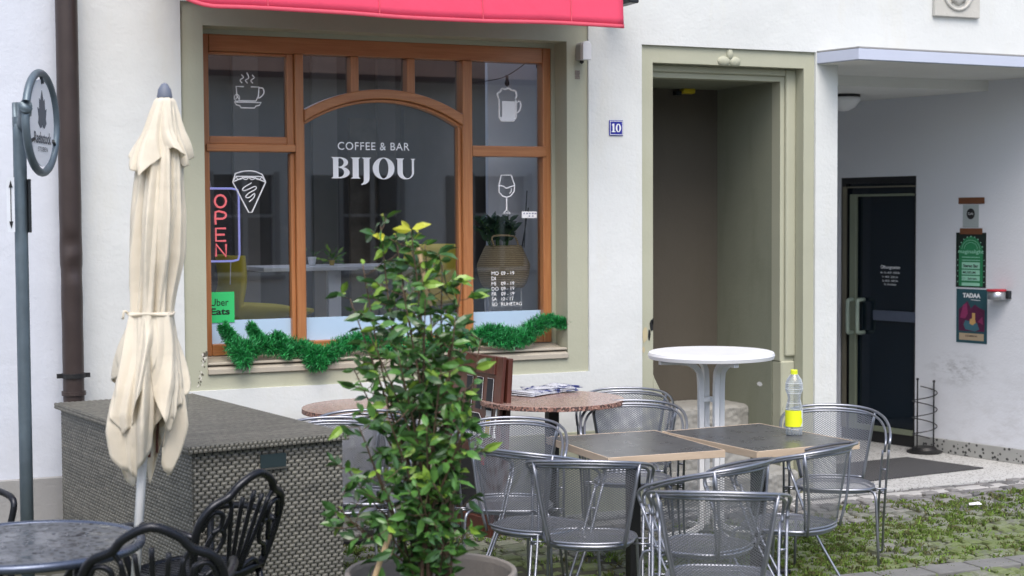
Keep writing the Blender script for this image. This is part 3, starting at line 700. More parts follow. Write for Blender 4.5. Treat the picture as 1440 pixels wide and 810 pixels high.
# basket with plant
bc = onY(708, 380, 9.33); t = thing('basket_planter', 'woven straw belly basket with leafy plant on a thin stand in the right pane', 'basket', (bc.x, 9.33, 1.1))
k = .0044; cz = bc.z
def wz(y): return onY(708, y, 9.33).z
prof = []
for (hw, y) in ((30, 404), (35, 398), (39, 385), (40.5, 374), (40, 371), (36, 362), (30, 350), (27, 345)):
    prof.append((hw*k*.98, wz(y)))
bk, g = newmat('straw_weave', .8); p = g.obj(); wv = g.n('ShaderNodeTexWave', wave_type='BANDS', bands_direction='Z'); wv.inputs['Scale'].default_value = 26; wv.inputs['Distortion'].default_value = 2.2; wv.inputs['Detail Scale'].default_value = 6; g.l(p, wv.inputs[0])
g.l(g.mix(wv.outputs[0], (.40, .28, .13), (.74, .58, .34)), g.b.inputs['Base Color']); g.bump(wv.outputs[0], .6, .01)
b = MB().lathe([(prof[0][0]*.2, prof[0][1])]+prof+[(prof[-1][0]*.92, prof[-1][1]), (prof[-1][0]*.9, prof[-1][1]-.06), (0, prof[-1][1]-.06)], (bc.x, 9.33, 0), 40).build('basket', bk, t, smooth_=True)
hm = MB(); zt = wz(347); hm.tube([(bc.x-.10, 9.24, zt-.0), (bc.x-.12, 9.24, zt+.055), (bc.x-.09, 9.24, zt+.075), (bc.x+.03, 9.24, zt+.07), (bc.x+.06, 9.24, zt+.03), (bc.x+.07, 9.24, zt-.02)], .006, 8, sm=3); hm.build('handle', bk, b)
sd_ = MB(); 
for sx in (-.1, .1): sd_.tube([(bc.x+sx, 9.27, wz(404)), (bc.x+sx, 9.27, .8)], .006); sd_.tube([(bc.x+sx, 9.40, wz(404)), (bc.x+sx, 9.40, .8)], .006)
sd_.tube([(bc.x-.1, 9.27, 1.31), (bc.x+.1, 9.27, 1.31)], .004); sd_.tube([(bc.x-.1, 9.27, 1.31), (bc.x+.1, 9.27, 1.43)], .004)
sd_.build('stand', M['white_paint'], t)
rnd = random.Random(4); st_ = MB(); fo = MB()
for (x, y) in ((672, 322), (683, 318), (691, 307), (699, 312), (707, 310), (716, 311), (722, 320), (695, 320), (676, 309), (712, 325)):
    e = onY(x, y, 9.33+rnd.uniform(-.08, .08)); s0 = Vector((bc.x+(e.x-bc.x)*.4, 9.33, zt-.05)); md = (s0+e)/2+Vector((0, 0, .05)); P = smooth([s0, md, e], 5); st_.tube(P, .004, 5)
    for i in range(3, len(P)):
        for s_ in (-1, 1): leaf(fo, P[i], (P[i]-P[i-1]).normalized()*.5+Vector((s_*.8, rnd.uniform(-.5, .5), .25)), .062, rnd, .5)
st_.build('stem', LG[1], t); fo.cur = 0; fo.build('foliage', basic('planter_leaf', (.035, .085, .04), .35, bump=0), t)
mb = MB(); mb.tube([onY(737, 348, 9.33), onY(741, 268, 9.33)], .004, 6); mb.tube([onY(734, 348, 9.31), onY(743, 292, 9.31)], .004, 6); mb.build('stick', M['black'], t)
t = thing('string_light', 'thin black cable with small bulbs hanging at the top of the right pane', 'string light', (4.1, 9.3, 2.8))
mb = MB(); mb.tube([onY(655, 118, 9.3), onY(690, 113, 9.3), onY(712, 107, 9.3), onY(735, 92, 9.3), onY(752, 78, 9.3)], .003, 6, sm=3); mb.build('cable', M['black'], t)
for (x, y) in ((713, 112), (757, 88)):
    c = onY(x, y, 9.3); MB().lathe([(.002, .03), (.010, .03), (.010, .0), (.016, -.02), (.014, -.035), (0, -.045)], c, 12).build('bulb', M['dark_metal'], t, smooth_=True)
# ------------------------------------------------------------------ fir garland on the sill
def garland():
    mb = MB(); rnd = random.Random(8)
    def seg(pts, r0, r1, dens=1.0):
        P = smooth([onY(x, y-3, Y) for x, y, Y in pts], 6); n = len(P)
        for i, p in enumerate(P):
            r = .88*(r0+(r1-r0)*i/(n-1)); nx = (P[min(i+1, n-1)]-P[max(i-1, 0)]).normalized(); st = (P[min(i+1, n-1)]-p)
            for k_ in range(int(60*dens)):
                c = p+st*rnd.random()
                d = Vector((rnd.gauss(0, 1), rnd.gauss(0, 1), rnd.gauss(0, 1))); d = (d-nx*d.dot(nx)*.4).normalized()
                tip = c+d*r*rnd.uniform(.65, 1.1); root = c+d*r*.15
                sd = (tip-root).cross(Vector((rnd.uniform(-1, 1), rnd.uniform(-1, 1), rnd.uniform(-1, 1)))).normalized()*.003
                mb.cur = rnd.choice((0, 0, 1, 1, 2))
                m1 = (root+tip)/2
                mb.add([root, m1+sd, tip, m1-sd], [(0, 1, 2, 3)])
                for q in (.45, .65, .85):      # side needles
                    b0 = root+(tip-root)*q; dd = (d+Vector((rnd.uniform(-1, 1), rnd.uniform(-1, 1), rnd.uniform(-1, 1)))*.9).normalized()*rnd.uniform(.018, .032)
                    s2 = dd.cross(Vector((rnd.random(), rnd.random(), rnd.random()))).normalized()*.0024
                    mb.add([b0-s2, b0+s2, b0+dd+s2*.3, b0+dd-s2*.3], [(0, 1, 2, 3)])
    Y = 8.92; up = 7
    seg([(314, 462, Y), (320, 472, Y), (330, 485, Y), (335, 500, 8.84), (345, 512, 8.82)], .03, .065)
    seg([(325, 488, Y), (345, 495, 8.86), (365, 488, Y), (390, 490, Y), (420, 492, Y), (440, 500, 8.86), (460, 502, 8.85), (480, 490, Y), (505, 482, Y), (520, 486, Y)], .075, .07)
    seg([(352, 460, Y), (358, 472, Y), (370, 484, Y)], .022, .04)
    seg([(388, 474, Y), (396, 482, Y), (405, 500, 8.86)], .025, .05)
    seg([(435, 500, 8.87), (442, 515, 8.82), (455, 512, 8.82)], .06, .045); seg([(520, 485, Y), (560, 488, 8.88), (610, 487, 8.9), (655, 482, 8.9)], .06, .06)
    seg([(650, 484, 8.9), (680, 474, 8.9), (700, 472, 8.9), (722, 478, 8.88), (745, 468, 8.92), (765, 456, 8.94)], .075, .07)
    seg([(690, 480, 8.86), (720, 484, 8.86), (745, 476, 8.88)], .05, .05); seg([(770, 452, 8.95), (785, 456, 8.93), (795, 458, 8.9)], .045, .03)
    o = mb.build('fir_garland', [basic('fir_dark', (.010, .14, .035), .5, bump=0), basic('fir_mid', (.035, .37, .09), .5, bump=0), basic('fir_light', (.07, .40, .15), .5, bump=0)], org=(3, 8.95, 1.05))
    tag(o, 'artificial green fir garland lying along the window sill', 'garland')
garland()
# ------------------------------------------------------------------ awning
aw = thing('awning', 'bright red fabric awning above the cafe window', 'awning', (3.1, F0, 3.6))
AY = 8.2; AX0 = onY(253, 10, AY).x; AX1 = onY(875.5, 41, AY); AZ = AX1.z; AX1 = AX1.x; AW = AX1-AX0
def awb(x):      # bottom edge of the valance
    t = (x-AX0)/AW; return AZ+.055*max(0, 1-t/.08)**2+.006*math.sin(t*9)
def val(u, v):
    x = AX0+u*AW; b = awb(x)+.018; return Vector((x, AY+.012*math.sin(x*4.1)+.006*math.sin(x*11)+.02*v, b+(3.28-b)*v))
MB().grid(val, 60, 6).build('valance', M['awning'], aw, smooth_=True, solid=.003)
MB().grid(lambda u, v: Vector((AX0+u*AW, AY-.004+.012*math.sin((AX0+u*AW)*4.1)+.006*math.sin((AX0+u*AW)*11), awb(AX0+u*AW)+.022*v)), 60, 2).build('hem', M['awning_hem'], aw, smooth_=True, solid=.005)
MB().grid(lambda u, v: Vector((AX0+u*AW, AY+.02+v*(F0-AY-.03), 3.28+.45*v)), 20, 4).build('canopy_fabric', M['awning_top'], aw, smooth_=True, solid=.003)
for q_ in (.18, .42, .66, .87):
    xs_ = AX0+q_*AW; MB().tube([val(q_, 0)+Vector((0, -.004, 0)), val(q_, .5)+Vector((0, -.004, 0)), val(q_, 1)+Vector((0, -.004, 0))], .0035, 6).build('seam', M['awning_hem'], aw)
MB().tube([(AX0, AY+.045, 3.25), (AX1+.02, AY+.045, 3.25)], .022).build('front_bar', M['dark_metal'], aw)
for x in (1.95, 4.1): MB().tube([(x, AY+.045, 3.25), (x, F0-.01, 3.45)], .014).build('arm', M['dark_metal'], aw)
c = onY(882, 2, 8.6); MB().box(c.x-.04, c.x+.03, 8.5, F0-.001, c.z-.02, c.z+.09).build('wall_bracket', M['dark_metal'], aw, bevel=.006)
# number plate
a_ = onY(856, 169, F0); b_ = onY(875.5, 191, F0)
t = thing('house_number', 'small blue enamel plate with white number 10 on the white wall', 'house number', ((a_.x+b_.x)/2, F0, b_.z))
blue = basic('enamel_blue', (.035, .04, .30), .2, var=.1)
MB().box(a_.x, b_.x, F0-.008, F0-.001, b_.z, a_.z).build('plate', blue, t, bevel=.002)
mb = MB(); fp = lambda u, v: Vector((u, F0-.0095, v))
def frame2(mb, x0, x1, z0, z1, w_, y): 
    for (p, q, r_, s_) in ((x0, x1, z0, z0+w_), (x0, x1, z1-w_, z1), (x0, x0+w_, z0+w_, z1-w_), (x1-w_, x1, z0+w_, z1-w_)): mb.add([(p, y, r_), (q, y, r_), (q, y, s_), (p, y, s_)], [(0, 1, 2, 3)])
frame2(mb, a_.x+.005, b_.x-.005, b_.z+.005, a_.z-.005, .003, F0-.0095)
xm = (a_.x+b_.x)/2; zb = b_.z+.022; h_ = a_.z-b_.z-.044
mb.box(xm-.027, xm-.015, F0-.0105, F0-.0095, zb, zb+h_); mb.box(xm-.034, xm-.008, F0-.0115, F0-.0107, zb, zb+.006); mb.box(xm-.032, xm-.0275, F0-.0115, F0-.0107, zb+h_-.012, zb+h_-.004)
vs = []; n = 24
for i in range(n+1): a = 6.2832*i/n; vs += [(xm+.014+.019*math.cos(a), F0-.0107, zb+h_/2+h_/2*math.sin(a)), (xm+.014+.0075*math.cos(a), F0-.0107, zb+h_/2+(h_/2-.005)*math.sin(a))]
mb.add(vs, [(2*i, 2*i+1, 2*i+3, 2*i+2) for i in range(n)]); mb.build('numerals', M['white_paint'], t)
# wall lamp with sensor
c = onY(815, 86, 8.86); t = thing('wall_lamp', 'small white rounded outdoor lamp on the olive window surround', 'lamp', (c.x, 8.87, c.z))
wd, hh = .048, .118
def arcbox(u0, hw, zb, ht, y0, y1):
    poly = [(u0-hw, zb), (u0+hw, zb)]+[(u0+hw*math.cos(a), zb+ht-hw+hw*math.sin(a)) for a in [i*math.pi/12 for i in range(13)]]
    return MB().prism(poly, lambda u, v, d: Vector((u, y0+d*(y1-y0), v)), 1)
arcbox(c.x+.004, .030, c.z, hh, 8.76, 8.80).build('lamp_shade', M['white_plastic'], t, bevel=.004, seg=2)
arcbox(c.x+.004, .027, c.z+.004, hh-.006, 8.801, 8.869).build('lamp_body', basic('lamp_grey', (.40, .40, .38), .5), t)
MB().lathe([(.012, .0), (.014, -.012), (0, -.022)], (c.x+.0, 8.83, c.z), 14).build('sensor', M['black'], t, smooth_=True)
c = onY(812, 105, 8.868); mb = MB(); rnd = random.Random(3)
for k in range(5): mb.add([(c.x-.017+rnd.uniform(-.003, .003), 8.8685-k*.0002, c.z-.028+k*.011), (c.x+.017+rnd.uniform(-.004, .004), 8.8685-k*.0002, c.z-.028+k*.011), (c.x+.017, 8.8685-k*.0002, c.z-.018+k*.011), (c.x-.016, 8.8685-k*.0002, c.z-.018+k*.011)], [(0, 1, 2, 3)])
mb.build('bare_patch', basic('bare_brown', (.25, .21, .18), .9, var=.5, scale=60), bld, label='small brown patch of bare plaster under the lamp')
# stone relief panel top right
a_ = onY(1311, 0, F0); b_ = onY(1377, 26, F0-.02); t = thing('stone_relief', 'square carved stone plaque set in the upper right white wall', 'plaque', (a_.x, F0, b_.z))
sm2 = basic('relief_stone', (.50, .49, .45), .8, var=.15, scale=9, bump=.5)
MB().box(a_.x, b_.x, F0-.03, F0-.001, b_.z, b_.z+.42).build('slab', sm2, t, bevel=.004)
cx_ = (a_.x+b_.x)/2; mb = MB(); mb.tube([(cx_+.135*math.cos(a), F0-.032, b_.z+.21+.16*math.sin(a)) for a in [i*.2618 for i in range(24)]], .012, 8, True)
mb.grid(lambda u, v: Vector((cx_+math.cos(u*6.283)*math.sin(v*1.57)*.07, F0-.031-.03*math.cos(v*1.57), b_.z+.19+math.sin(u*6.283)*math.sin(v*1.57)*.11)), 18, 6)
for i in range(5): mb.tube([(cx_-.05+.025*i, F0-.04, b_.z+.1), (cx_-.06+.03*i, F0-.05, b_.z+.28)], .008, 6)
mb.build('carving', sm2, t, smooth_=True)
# ------------------------------------------------------------------ passage at the right with its side wall, door and canopy
P0 = Vector((8.323, 9.131, 0)); EE = Vector((-.2094, .9778, 0)); NN = Vector((-.9778, -.2094, 0))
def rw(s, z, o=0): return P0+EE*s+NN*o+Vector((0, 0, z))
def rpix(x, y):
    d = ray(x, y); t = NN.dot(P0-Vector((0, 0, CZ)))/NN.dot(d); q = Vector((0, 0, CZ))+d*t; return (q-P0).dot(EE), q.z
pas = thing('entrance_passage', 'covered white entrance passage with pale flat canopy, slanting side wall and speckled skirting', 'entrance', (7.4, F0, 0))
def rbox(mb, s0, s1, z0, z1, o0, o1): return mb.box(s0, s1, o0, o1, z0, z1, T=lambda v: rw(v.x, v.z, v.y))
pw, g = newmat('passage_plaster', .85); p = g.pos()
big = g.noise(p, 1.1, 6); c1 = g.mix(big, (.72, .735, .78), (.66, .675, .71))
sm3 = rw(*rpix(1345, 520)[:1], rpix(1345, 520)[1])
def blob(ctr, rad, dens, sc, axis=(1, 1, 2.2)):
    vm = g.n('ShaderNodeVectorMath', operation='SUBTRACT'); g.l(p, vm.inputs[0]); vm.inputs[1].default_value = ctr
    v2 = g.n('ShaderNodeVectorMath', operation='MULTIPLY'); g.l(vm.outputs[0], v2.inputs[0]); v2.inputs[1].default_value = axis
    ln = g.n('ShaderNodeVectorMath', operation='LENGTH'); g.l(v2.outputs[0], ln.inputs[0])
    f = g.ramp(g.math('DIVIDE', ln.outputs['Value'], rad), [(.2, 1), (1, 0)])
    return g.math('MULTIPLY', g.math('MULTIPLY', f, g.ramp(g.noise(g.scalev(p, (1, 1, 2.5)), sc, 6, .7), [(.45, 0), (.7, 1)])), dens)
c2 = g.mix(blob(sm3, .34, .75, 9), c1, (.17, .17, .17))
c2 = g.mix(blob(rw(.1, .25), .9, .35, 5, (1, 1, 1.4)), c2, (.35, .34, .33))
g.l(c2, g.b.inputs['Base Color']); g.bump(g.math('ADD', g.noise(p, 60, 4), g.noise(p, 9, 4)), .3, .006)
ds0, dz1 = rpix(1288.5, 247); ds1, _ = rpix(1181.5, 250)
mb = MB(); rbox(mb, -.5, ds0, -.05, 2.93, -.12, 0); rbox(mb, ds0, ds1, dz1, 2.93, -.12, 0); rbox(mb, ds1, ds1+.6, -.05, 2.93, -.12, 0)
mb.build('side_wall', pw, pas)
mb = MB(); rbox(mb, -.5, ds0-.012, .005, .116, .001, .016); mb.build('skirting', M['skirt'], pas, bevel=.003)
MB().box(6.15, 6.41, 9.21, 11.6, -.05, 2.93).build('inner_wall', M['wall'], pas)
MB().box(6.35, 8.9, 11.55, 11.65, -.05, 2.93).build('back_wall', pw, pas)
MB().box(6.36, 8.7, 9.474, 11.6, 2.835, 2.923).build('inner_ceiling', M['soffit'], pas)
def cpoly(z0, z1, mat, name, inset=0, bev=0):
    a = (6.232, 8.849); b = (6.318, 8.497); c = (9.5, 8.60); d = (9.5, 8.849)
    poly = [a, b, c, d]
    return MB().prism(poly, lambda u, v, dd: Vector((u, v, z0+dd)), z1-z0).build(name, mat, pas, bevel=bev)
cpoly(2.915, 2.990, M['canopy'], 'canopy_fascia', bev=.004)
MB().prism([(6.25, 8.849), (6.333, 8.515), (9.48, 8.617), (9.48, 8.849)], lambda u, v, dd: Vector((u, v, 2.911+dd)), .003).build('canopy_soffit', M['soffit'], pas)
cpoly(2.991, 3.001, M['plinth'], 'canopy_capping')
MB().box(6.406, 8.5, 8.851, 9.473, 2.912, 2.93).build('outer_ceiling', M['soffit'], pas)
# door
dr = thing('entrance_door', 'dark glazed aluminium door with pale green handles in the passage', 'door', rw(1.44, 0), None)
mb = MB(); 
def zy(y): return rpix(1183, y)[1]
rbox(mb, ds0+.001, ds1-.001, .005, .10, -.10, -.03); rbox(mb, ds0+.001, ds1-.001, dz1-.05, dz1-.001, -.10, -.02); rbox(mb, ds1-.05, ds1-.001, .10, dz1-.05, -.10, -.02); rbox(mb, ds0+.001, ds0+.03, .10, dz1-.05, -.1, -.02)
mb.build('frame', M['black'], dr)
alu = basic('bronze_aluminium', (.17, .155, .11), .7, .0, var=.1, bump=.02); alg = basic('green_aluminium', (.25, .28, .20), .4, .4, var=.1, bump=.02)
mb = MB(); s1, _ = rpix(1184, 300); s2, _ = rpix(1189.5, 300); rbox(mb, s2, s1, .10, dz1-.075, -.019, -.004); rbox(mb, ds0+.005, s1, dz1-.088, dz1-.076, -.019, -.008); mb.build('outer_profile', alu, dr, bevel=.002)
mb = MB(); s1, _ = rpix(1194.5, 300); s2, _ = rpix(1203.5, 300); rbox(mb, s2, s1, .10, dz1-.14, -.03, -.001); rbox(mb, ds0+.032, s1, dz1-.16, dz1-.1405, -.03, -.006); rbox(mb, ds0+.032, s1, .10, .145, -.03, -.008); mb.build('leaf_profile', alg, dr, bevel=.003)
mb = MB(); s1, _ = rpix(1204.5, 300); rbox(mb, ds0+.002, ds1-.002, .08, dz1-.04, -.06, -.045); gl_ = mb.build('glass', M['glass_dark'], dr)
def pull(x0, x1, o):
    mb = MB(); s_, zt = rpix(x0, 420); _, zb = rpix(x0, 469); s2, _ = rpix(x1, 440)
    mb.tube([rw(s_, zt-.01, -.03), rw(s_, zt-.01, o), rw(s_, zt-.05, o+.01), rw(s_, zb+.05, o+.01), rw(s_, zb+.01, o), rw(s_, zb+.01, -.03)], .017, 8, sm=2); mb.build('handle', basic('handle_green', (.36, .44, .36), .35, .2), dr, smooth_=True)
pull(1199, 1203, .05); pull(1212, 1218, .045)
mb = MB(); s1, z1 = rpix(1226, 436); s2, _ = rpix(1286, 436); z2 = rpix(1226, 450)[1]; rbox(mb, s2, s1, z2, z1, -.044, -.01); mb.build('push_bar', basic('bar_blue', (.10, .12, .17), .4, .3), dr, bevel=.003)
mb = MB(); rt_ = lambda u, v: rw(-u, v, -.043)
sc_, _ = rpix(1247, 380)
for (s, y, w_, h_, b) in (('Öffnungszeiten', 379.5, .235, .040, .02), ('Mo - Do : 08.30 - 18.00 Uhr', 385, .235, .016, .01), ('Fr : 08.30 - 20.00 Uhr', 391, .19, .016, .01), ('Sa : 08.30 - 18.00 Uhr', 396.5, .19, .016, .01), ('So : Geschlossen', 401.5, .145, .016, .01)):
    text_into(mb, s, rt_, -sc_, rpix(1247, y)[1], w=w_*.86, h=h_, align='C', bold=b)
mb.build('lettering', M['white_paint'], dr, label='white opening hours headed Öffnungszeiten on the glass')
# doormat
mt_, g = newmat('ribbed_mat', .95); p = g.pos(); wv = g.n('ShaderNodeTexWave', bands_direction='X'); wv.inputs['Scale'].default_value = 14; g.l(p, wv.inputs[0]); g.l(g.mix(wv.outputs[0], (.03, .03, .033), (.10, .10, .105)), g.b.inputs['Base Color']); g.bump(wv.outputs[0], .8, .01)
o = MB().prism([(6.60, 9.00), (7.916, 9.109), (7.732, 9.769), (6.52, 9.70)], lambda u, v, d: Vector((u, v, .006+d)), .008).build('doormat', mt_, org=(7.2, 9.4, 0)); tag(o, 'large dark grey ribbed doormat on the passage floor', 'doormat')
# ceiling lamp
c = onZ(1186, 134, 2.83); t = thing('ceiling_lamp', 'round white bowl lamp on the passage ceiling beside the white pillar', 'lamp', (c.x, c.y, 2.83))
MB().lathe([(.0, .0), (.13, .0), (.13, -.02), (.12, -.022), (0, -.022)], (c.x, c.y, 2.834), 28).build('base', M['black'], t)
MB().lathe([(.135, -.023), (.13, -.05), (.09, -.10), (.04, -.125), (0, -.13)], (c.x, c.y, 2.834), 28).build('bowl', M['white_plastic'], t, smooth_=True)
# paper things on the side wall
def rthing(name, lab, cat, x, y, grp=None):
    s, z = rpix(x, y); return thing(name, lab, cat, rw(s, z), grp)
def rplate(x0, y0, x1, y1, o0, o1):
    s0, zt = rpix(x0, y0); s1, zb = rpix(x1, y1); mb = MB(); rbox(mb, s1, s0, zb, zt, o0, o1); return mb, s0, s1, zb, zt
tape = basic('brown_tape', (.15, .055, .022), .5, var=.2, bump=0)
t = rthing('poster', 'green and black concert poster taped to the passage wall above the purple one', 'poster', 1365, 405, 'posters taped to the passage wall')
mb, s0, s1, zb, zt = rplate(1345, 327, 1386.5, 405, .001, .003); mb.build('sheet', newmat('poster_black', .5, 0, (.008, .016, .012))[0], t)
grn = newmat('poster_green', .6, 0, (.02, .20, .08))[0]; mint = newmat('poster_mint', .6, 0, (.30, .60, .45))[0]; W = s0-s1; H = zt-zb
pf = lambda u, v, o=.0036: rw(s0-u*W, zb+v*H, o)
mb = MB(); mb.prism([(.1, .02), (.9, .02), (.9, .62), (.88, .72), (.72, .88), (.5, .94), (.28, .88), (.12, .72), (.1, .62)], lambda u, v, d: pf(u, v, .0032+d), .0002); mb.build('artwork', grn, t)
mb = MB(); 
for a in [i*math.pi/10 for i in range(11)]: 
    u, v = .5+.40*math.cos(a), .66+.27*math.sin(a); mb.add([pf(u-.015, v-.01, .0038), pf(u+.015, v-.01, .0038), pf(u+.015, v+.01, .0038), pf(u-.015, v+.01, .0038)], [(0, 1, 2, 3)])
for v in (.1, .2, .3, .4, .5): 
    for u in (.06, .94): mb.add([pf(u-.015, v-.008, .0038), pf(u+.015, v-.008, .0038), pf(u+.015, v+.008, .0038), pf(u-.015, v+.008, .0038)], [(0, 1, 2, 3)])
for (a0_, rr) in ((.0, .30), (.0, .22)):
    pts = [pf(.5+rr*math.cos(a), .70+rr*.55*math.sin(a), .004) for a in [i*math.pi/12 for i in range(13)]]; mb.tube(pts, .0012, 4)
for b0, b1 in ((.46, .33), (.32, .22), (.21, .11)): mb.add([pf(.2, b1+.012, .0038), pf(.8, b1+.012, .0038), pf(.8, b0, .0038), pf(.2, b0, .0038)], [(0, 1, 2, 3)])
mb.add([pf(.2, .03, .0038), pf(.8, .03, .0038), pf(.8, .085, .0038), pf(.2, .085, .0038)], [(0, 1, 2, 3)])
pt = lambda u, v: pf(u, v, .0042)
text_into(mb, 'maginalight', pt, .5, .60, w=.84, h=.09, align='C', bold=.01)
for v0 in (.545, .49): mb.add([pf(.2, v0, .0042), pf(.8, v0, .0042), pf(.8, v0+.012, .0042), pf(.2, v0+.012, .0042)], [(0, 1, 2, 3)])
mb.build('light_print', mint, t)
mb = MB(); pt2 = lambda u, v: pf(u, v, .0046)
text_into(mb, 'Stereo Bar', pt2, .5, .365, w=.5, h=.06, align='C', bold=.03); text_into(mb, 'MUSEUM', pt2, .45, .25, w=.42, h=.045, align='C', bold=.02); text_into(mb, 'Istrum', pt2, .56, .14, w=.3, h=.045, align='C', bold=.02)
mb.tube([pt2(.27+.05*x, .16+.02*y) for x, y in ((0, -1), (-1, .4), (-.5, 1), (0, .5), (.5, 1), (1, .4))], .001, 4, True)
mb.build('dark_print', newmat('poster_ink', .6, 0, (.01, .02, .015))[0], t)
t = rthing('poster', 'teal and purple poster headed TADAA, below the green poster', 'poster', 1366, 484, 'posters taped to the passage wall')
mb, s0, s1, zb, zt = rplate(1345.5, 405.8, 1388, 484, .001, .003); mb.build('sheet', newmat('poster_teal', .5, 0, (.02, .075, .095))[0], t); W = s0-s1; H = zt-zb
pf = lambda u, v, o=.0036: rw(s0-u*W, zb+v*H, o)
mb = MB(); mb.prism([(.08, .22), (.92, .22), (.92, .62), (.75, .66), (.6, .72), (.48, .64), (.36, .78), (.2, .68), (.08, .62)], lambda u, v, d: pf(u, v, .0032+d), .0002); mb.build('artwork', basic('poster_purple', (.09, .012, .05), .5, var=.5, scale=30, bump=0), t)
mb = MB(); mb.prism([(.12, .46), (.22, .70), (.34, .74), (.38, .55), (.3, .45)], lambda u, v, d: pf(u, v, .0038+d), .0001); mb.prism([(.7, .40), (.85, .5), (.88, .35)], lambda u, v, d: pf(u, v, .0038+d), .0001); mb.build('artwork', newmat('poster_magenta', .5, 0, (.25, .03, .11))[0], t)
mb = MB(); mb.prism([(.24, .34), (.30, .42), (.68, .38), (.76, .26), (.62, .22), (.3, .25)], lambda u, v, d: pf(u, v, .0040+d), .0001); mb.build('artwork', newmat('poster_teal2', .5, 0, (.05, .14, .18))[0], t)
mb = MB(); mb.prism([(.44, .36), (.45, .44), (.52, .46), (.52, .56), (.62, .56), (.62, .44), (.64, .38), (.54, .33)], lambda u, v, d: pf(u, v, .0043+d), .0001); mb.build('artwork', newmat('poster_orange', .5, 0, (.55, .33, .12))[0], t)
mb = MB(); mb.prism([(.1, .05), (.9, .05), (.9, .18), (.1, .18)], lambda u, v, d: pf(u, v, .0038+d), .0001); mb.build('artwork', newmat('poster_sand', .5, 0, (.42, .33, .22))[0], t)
mb = MB(); pt = lambda u, v: pf(u, v, .0046); text_into(mb, 'TADAA', pt, .5, .84, w=.58, h=.085, align='C', bold=.05); mb.add([pf(.48, .80, .0046), pf(.78, .79, .0046), pf(.78, .80, .0046), pf(.48, .81, .0046)], [(0, 1, 2, 3)]); mb.build('lettering', M['white_paint'], t)
mb = MB(); text_into(mb, 'COMEDIA', pt, .5, .115, w=.4, h=.03, align='C', bold=.03); mb.build('lettering', M['black'], t)
t = rthing('notice', 'small pale notice with dark oval emblem taped above the posters', 'notice', 1365, 320)
mb, s0, s1, zb, zt = rplate(1354.5, 288, 1376.5, 320, .001, .003); mb.build('sheet', newmat('notice_grey', .5, 0, (.36, .40, .40))[0], t); W = s0-s1; H = zt-zb
pf = lambda u, v, o=.0036: rw(s0-u*W, zb+v*H, o)
MB().add([pf(.5+.26*math.cos(a), .60+.24*math.sin(a)) for a in [i*.393 for i in range(16)]], [tuple(range(16))]).build('emblem', M['black'], t)
mb = MB(); text_into(mb, 'Cafe', lambda u, v: pf(u, v, .004), .5, .56, w=.34, h=.1, align='C'); mb.build('lettering', M['white_paint'], t)
for (x0, y0, x1, y1) in ((1348.5, 278, 1385, 286.5), (1350.5, 321, 1382, 329.5)):
    mb, *_ = rplate(x0, y0, x1, y1, .004, .0055); o = mb.build('tape_strip', tape, org=rw(rpix(x0, y0)[0], rpix(x0, y1)[1])); tag(o, 'brown tape strip above the small notice' if y0 < 300 else 'brown tape strip between the small notice and the green poster', 'tape', 'brown tape strips')
# ashtray
s, z = rpix(1411, 414); t = thing('wall_ashtray', 'round metal wall ashtray with red rim on the passage wall', 'ashtray', rw(s, z)); c = rw(s, z, .085)
MB().lathe([(.0, -.035), (.066, -.035), (.068, -.03), (.068, .022), (.06, .026)], c, 28).build('bowl', basic('ashtray_steel', (.4, .41, .43), .35, .8), t, smooth_=True)
MB().lathe([(.0, .027), (.071, .0265), (.073, .030), (.073, .042), (.0, .044)], c, 28).build('rim', basic('ashtray_red', (.45, .02, .04), .4), t)
mb = MB(); rbox(mb, s-.075, s+.01, z-.03, z+.03, .001, .035); mb.build('bracket', M['dark_metal'], t, bevel=.003)
# spiral stand
c = onZ(1300, 637); t = thing('spiral_stand', 'black wire spiral umbrella stand on a round base beside the passage door', 'umbrella stand', (c.x, c.y, 0))
MB().lathe([(0, .006), (.135, .006), (.14, .018), (.10, .03), (.085, .05), (.0, .05)], c, 32).build('base', M['black'], t, smooth_=False)
for (x, y) in ((1288, 533), (1311, 536)):
    tp = onY(x, y, c.y); MB().tube([(tp.x, c.y-.02, .03), (tp.x, c.y-.02, tp.z-.01)], .006, 8).lathe([(0, .012), (.011, .006), (.011, -.006), (0, -.012)], (tp.x, c.y-.02, tp.z), 12).build('upright', M['black'], t)
mb = MB(); z0 = onY(1300, 620, c.y).z; z1_ = onY(1300, 545, c.y).z
mb.tube([(c.x+.095*math.cos(a), c.y+.095*math.sin(a), z0+(z1_-z0)*(a/(2*math.pi*3.2))) for a in [i*2*math.pi*3.2/80 for i in range(81)]], .0045, 6); mb.build('wire_spiral', M['black'], t)
# ------------------------------------------------------------------ building across the street (seen in the reflections)
ob = thing('opposite_building', 'cream house with brown tiled roof, seen only as reflections in the shop window', 'building', (10, -7, 0))
hs = [(x, x+1.0, 1.0, 2.6) for x in (-6, -3, .5, 3.2, 6.0, 8.2, 10.6, 13, 15.5)]
wall_holes(MB(), -10, 22, 0, 4.3, hs, -7.3, .3).build('wall', basic('cream_wall', (.78, .77, .74), .9), ob)
mb = MB()
for h_ in hs: mb.box(h_[0], h_[1], -7.2, -7.15, h_[2], h_[3])
mb.build('window', M['glass_dark'], ob)
mb = MB()
for h_ in hs:
    for xx in (h_[0]-.09, h_[1]+.01, (h_[0]+h_[1])/2-.03): mb.box(xx, xx+.08, -7.02, -6.97, h_[2]-.05, h_[3]+.05)
    mb.box(h_[0], h_[1], -7.02, -6.98, 1.9, 1.95).box(h_[0]-.15, h_[1]+.15, -7.0, -6.9, h_[2]-.12, h_[2]-.06)
mb.build('window_frame', basic('grey_frames', (.35, .34, .32), .7), ob)
mb = MB()
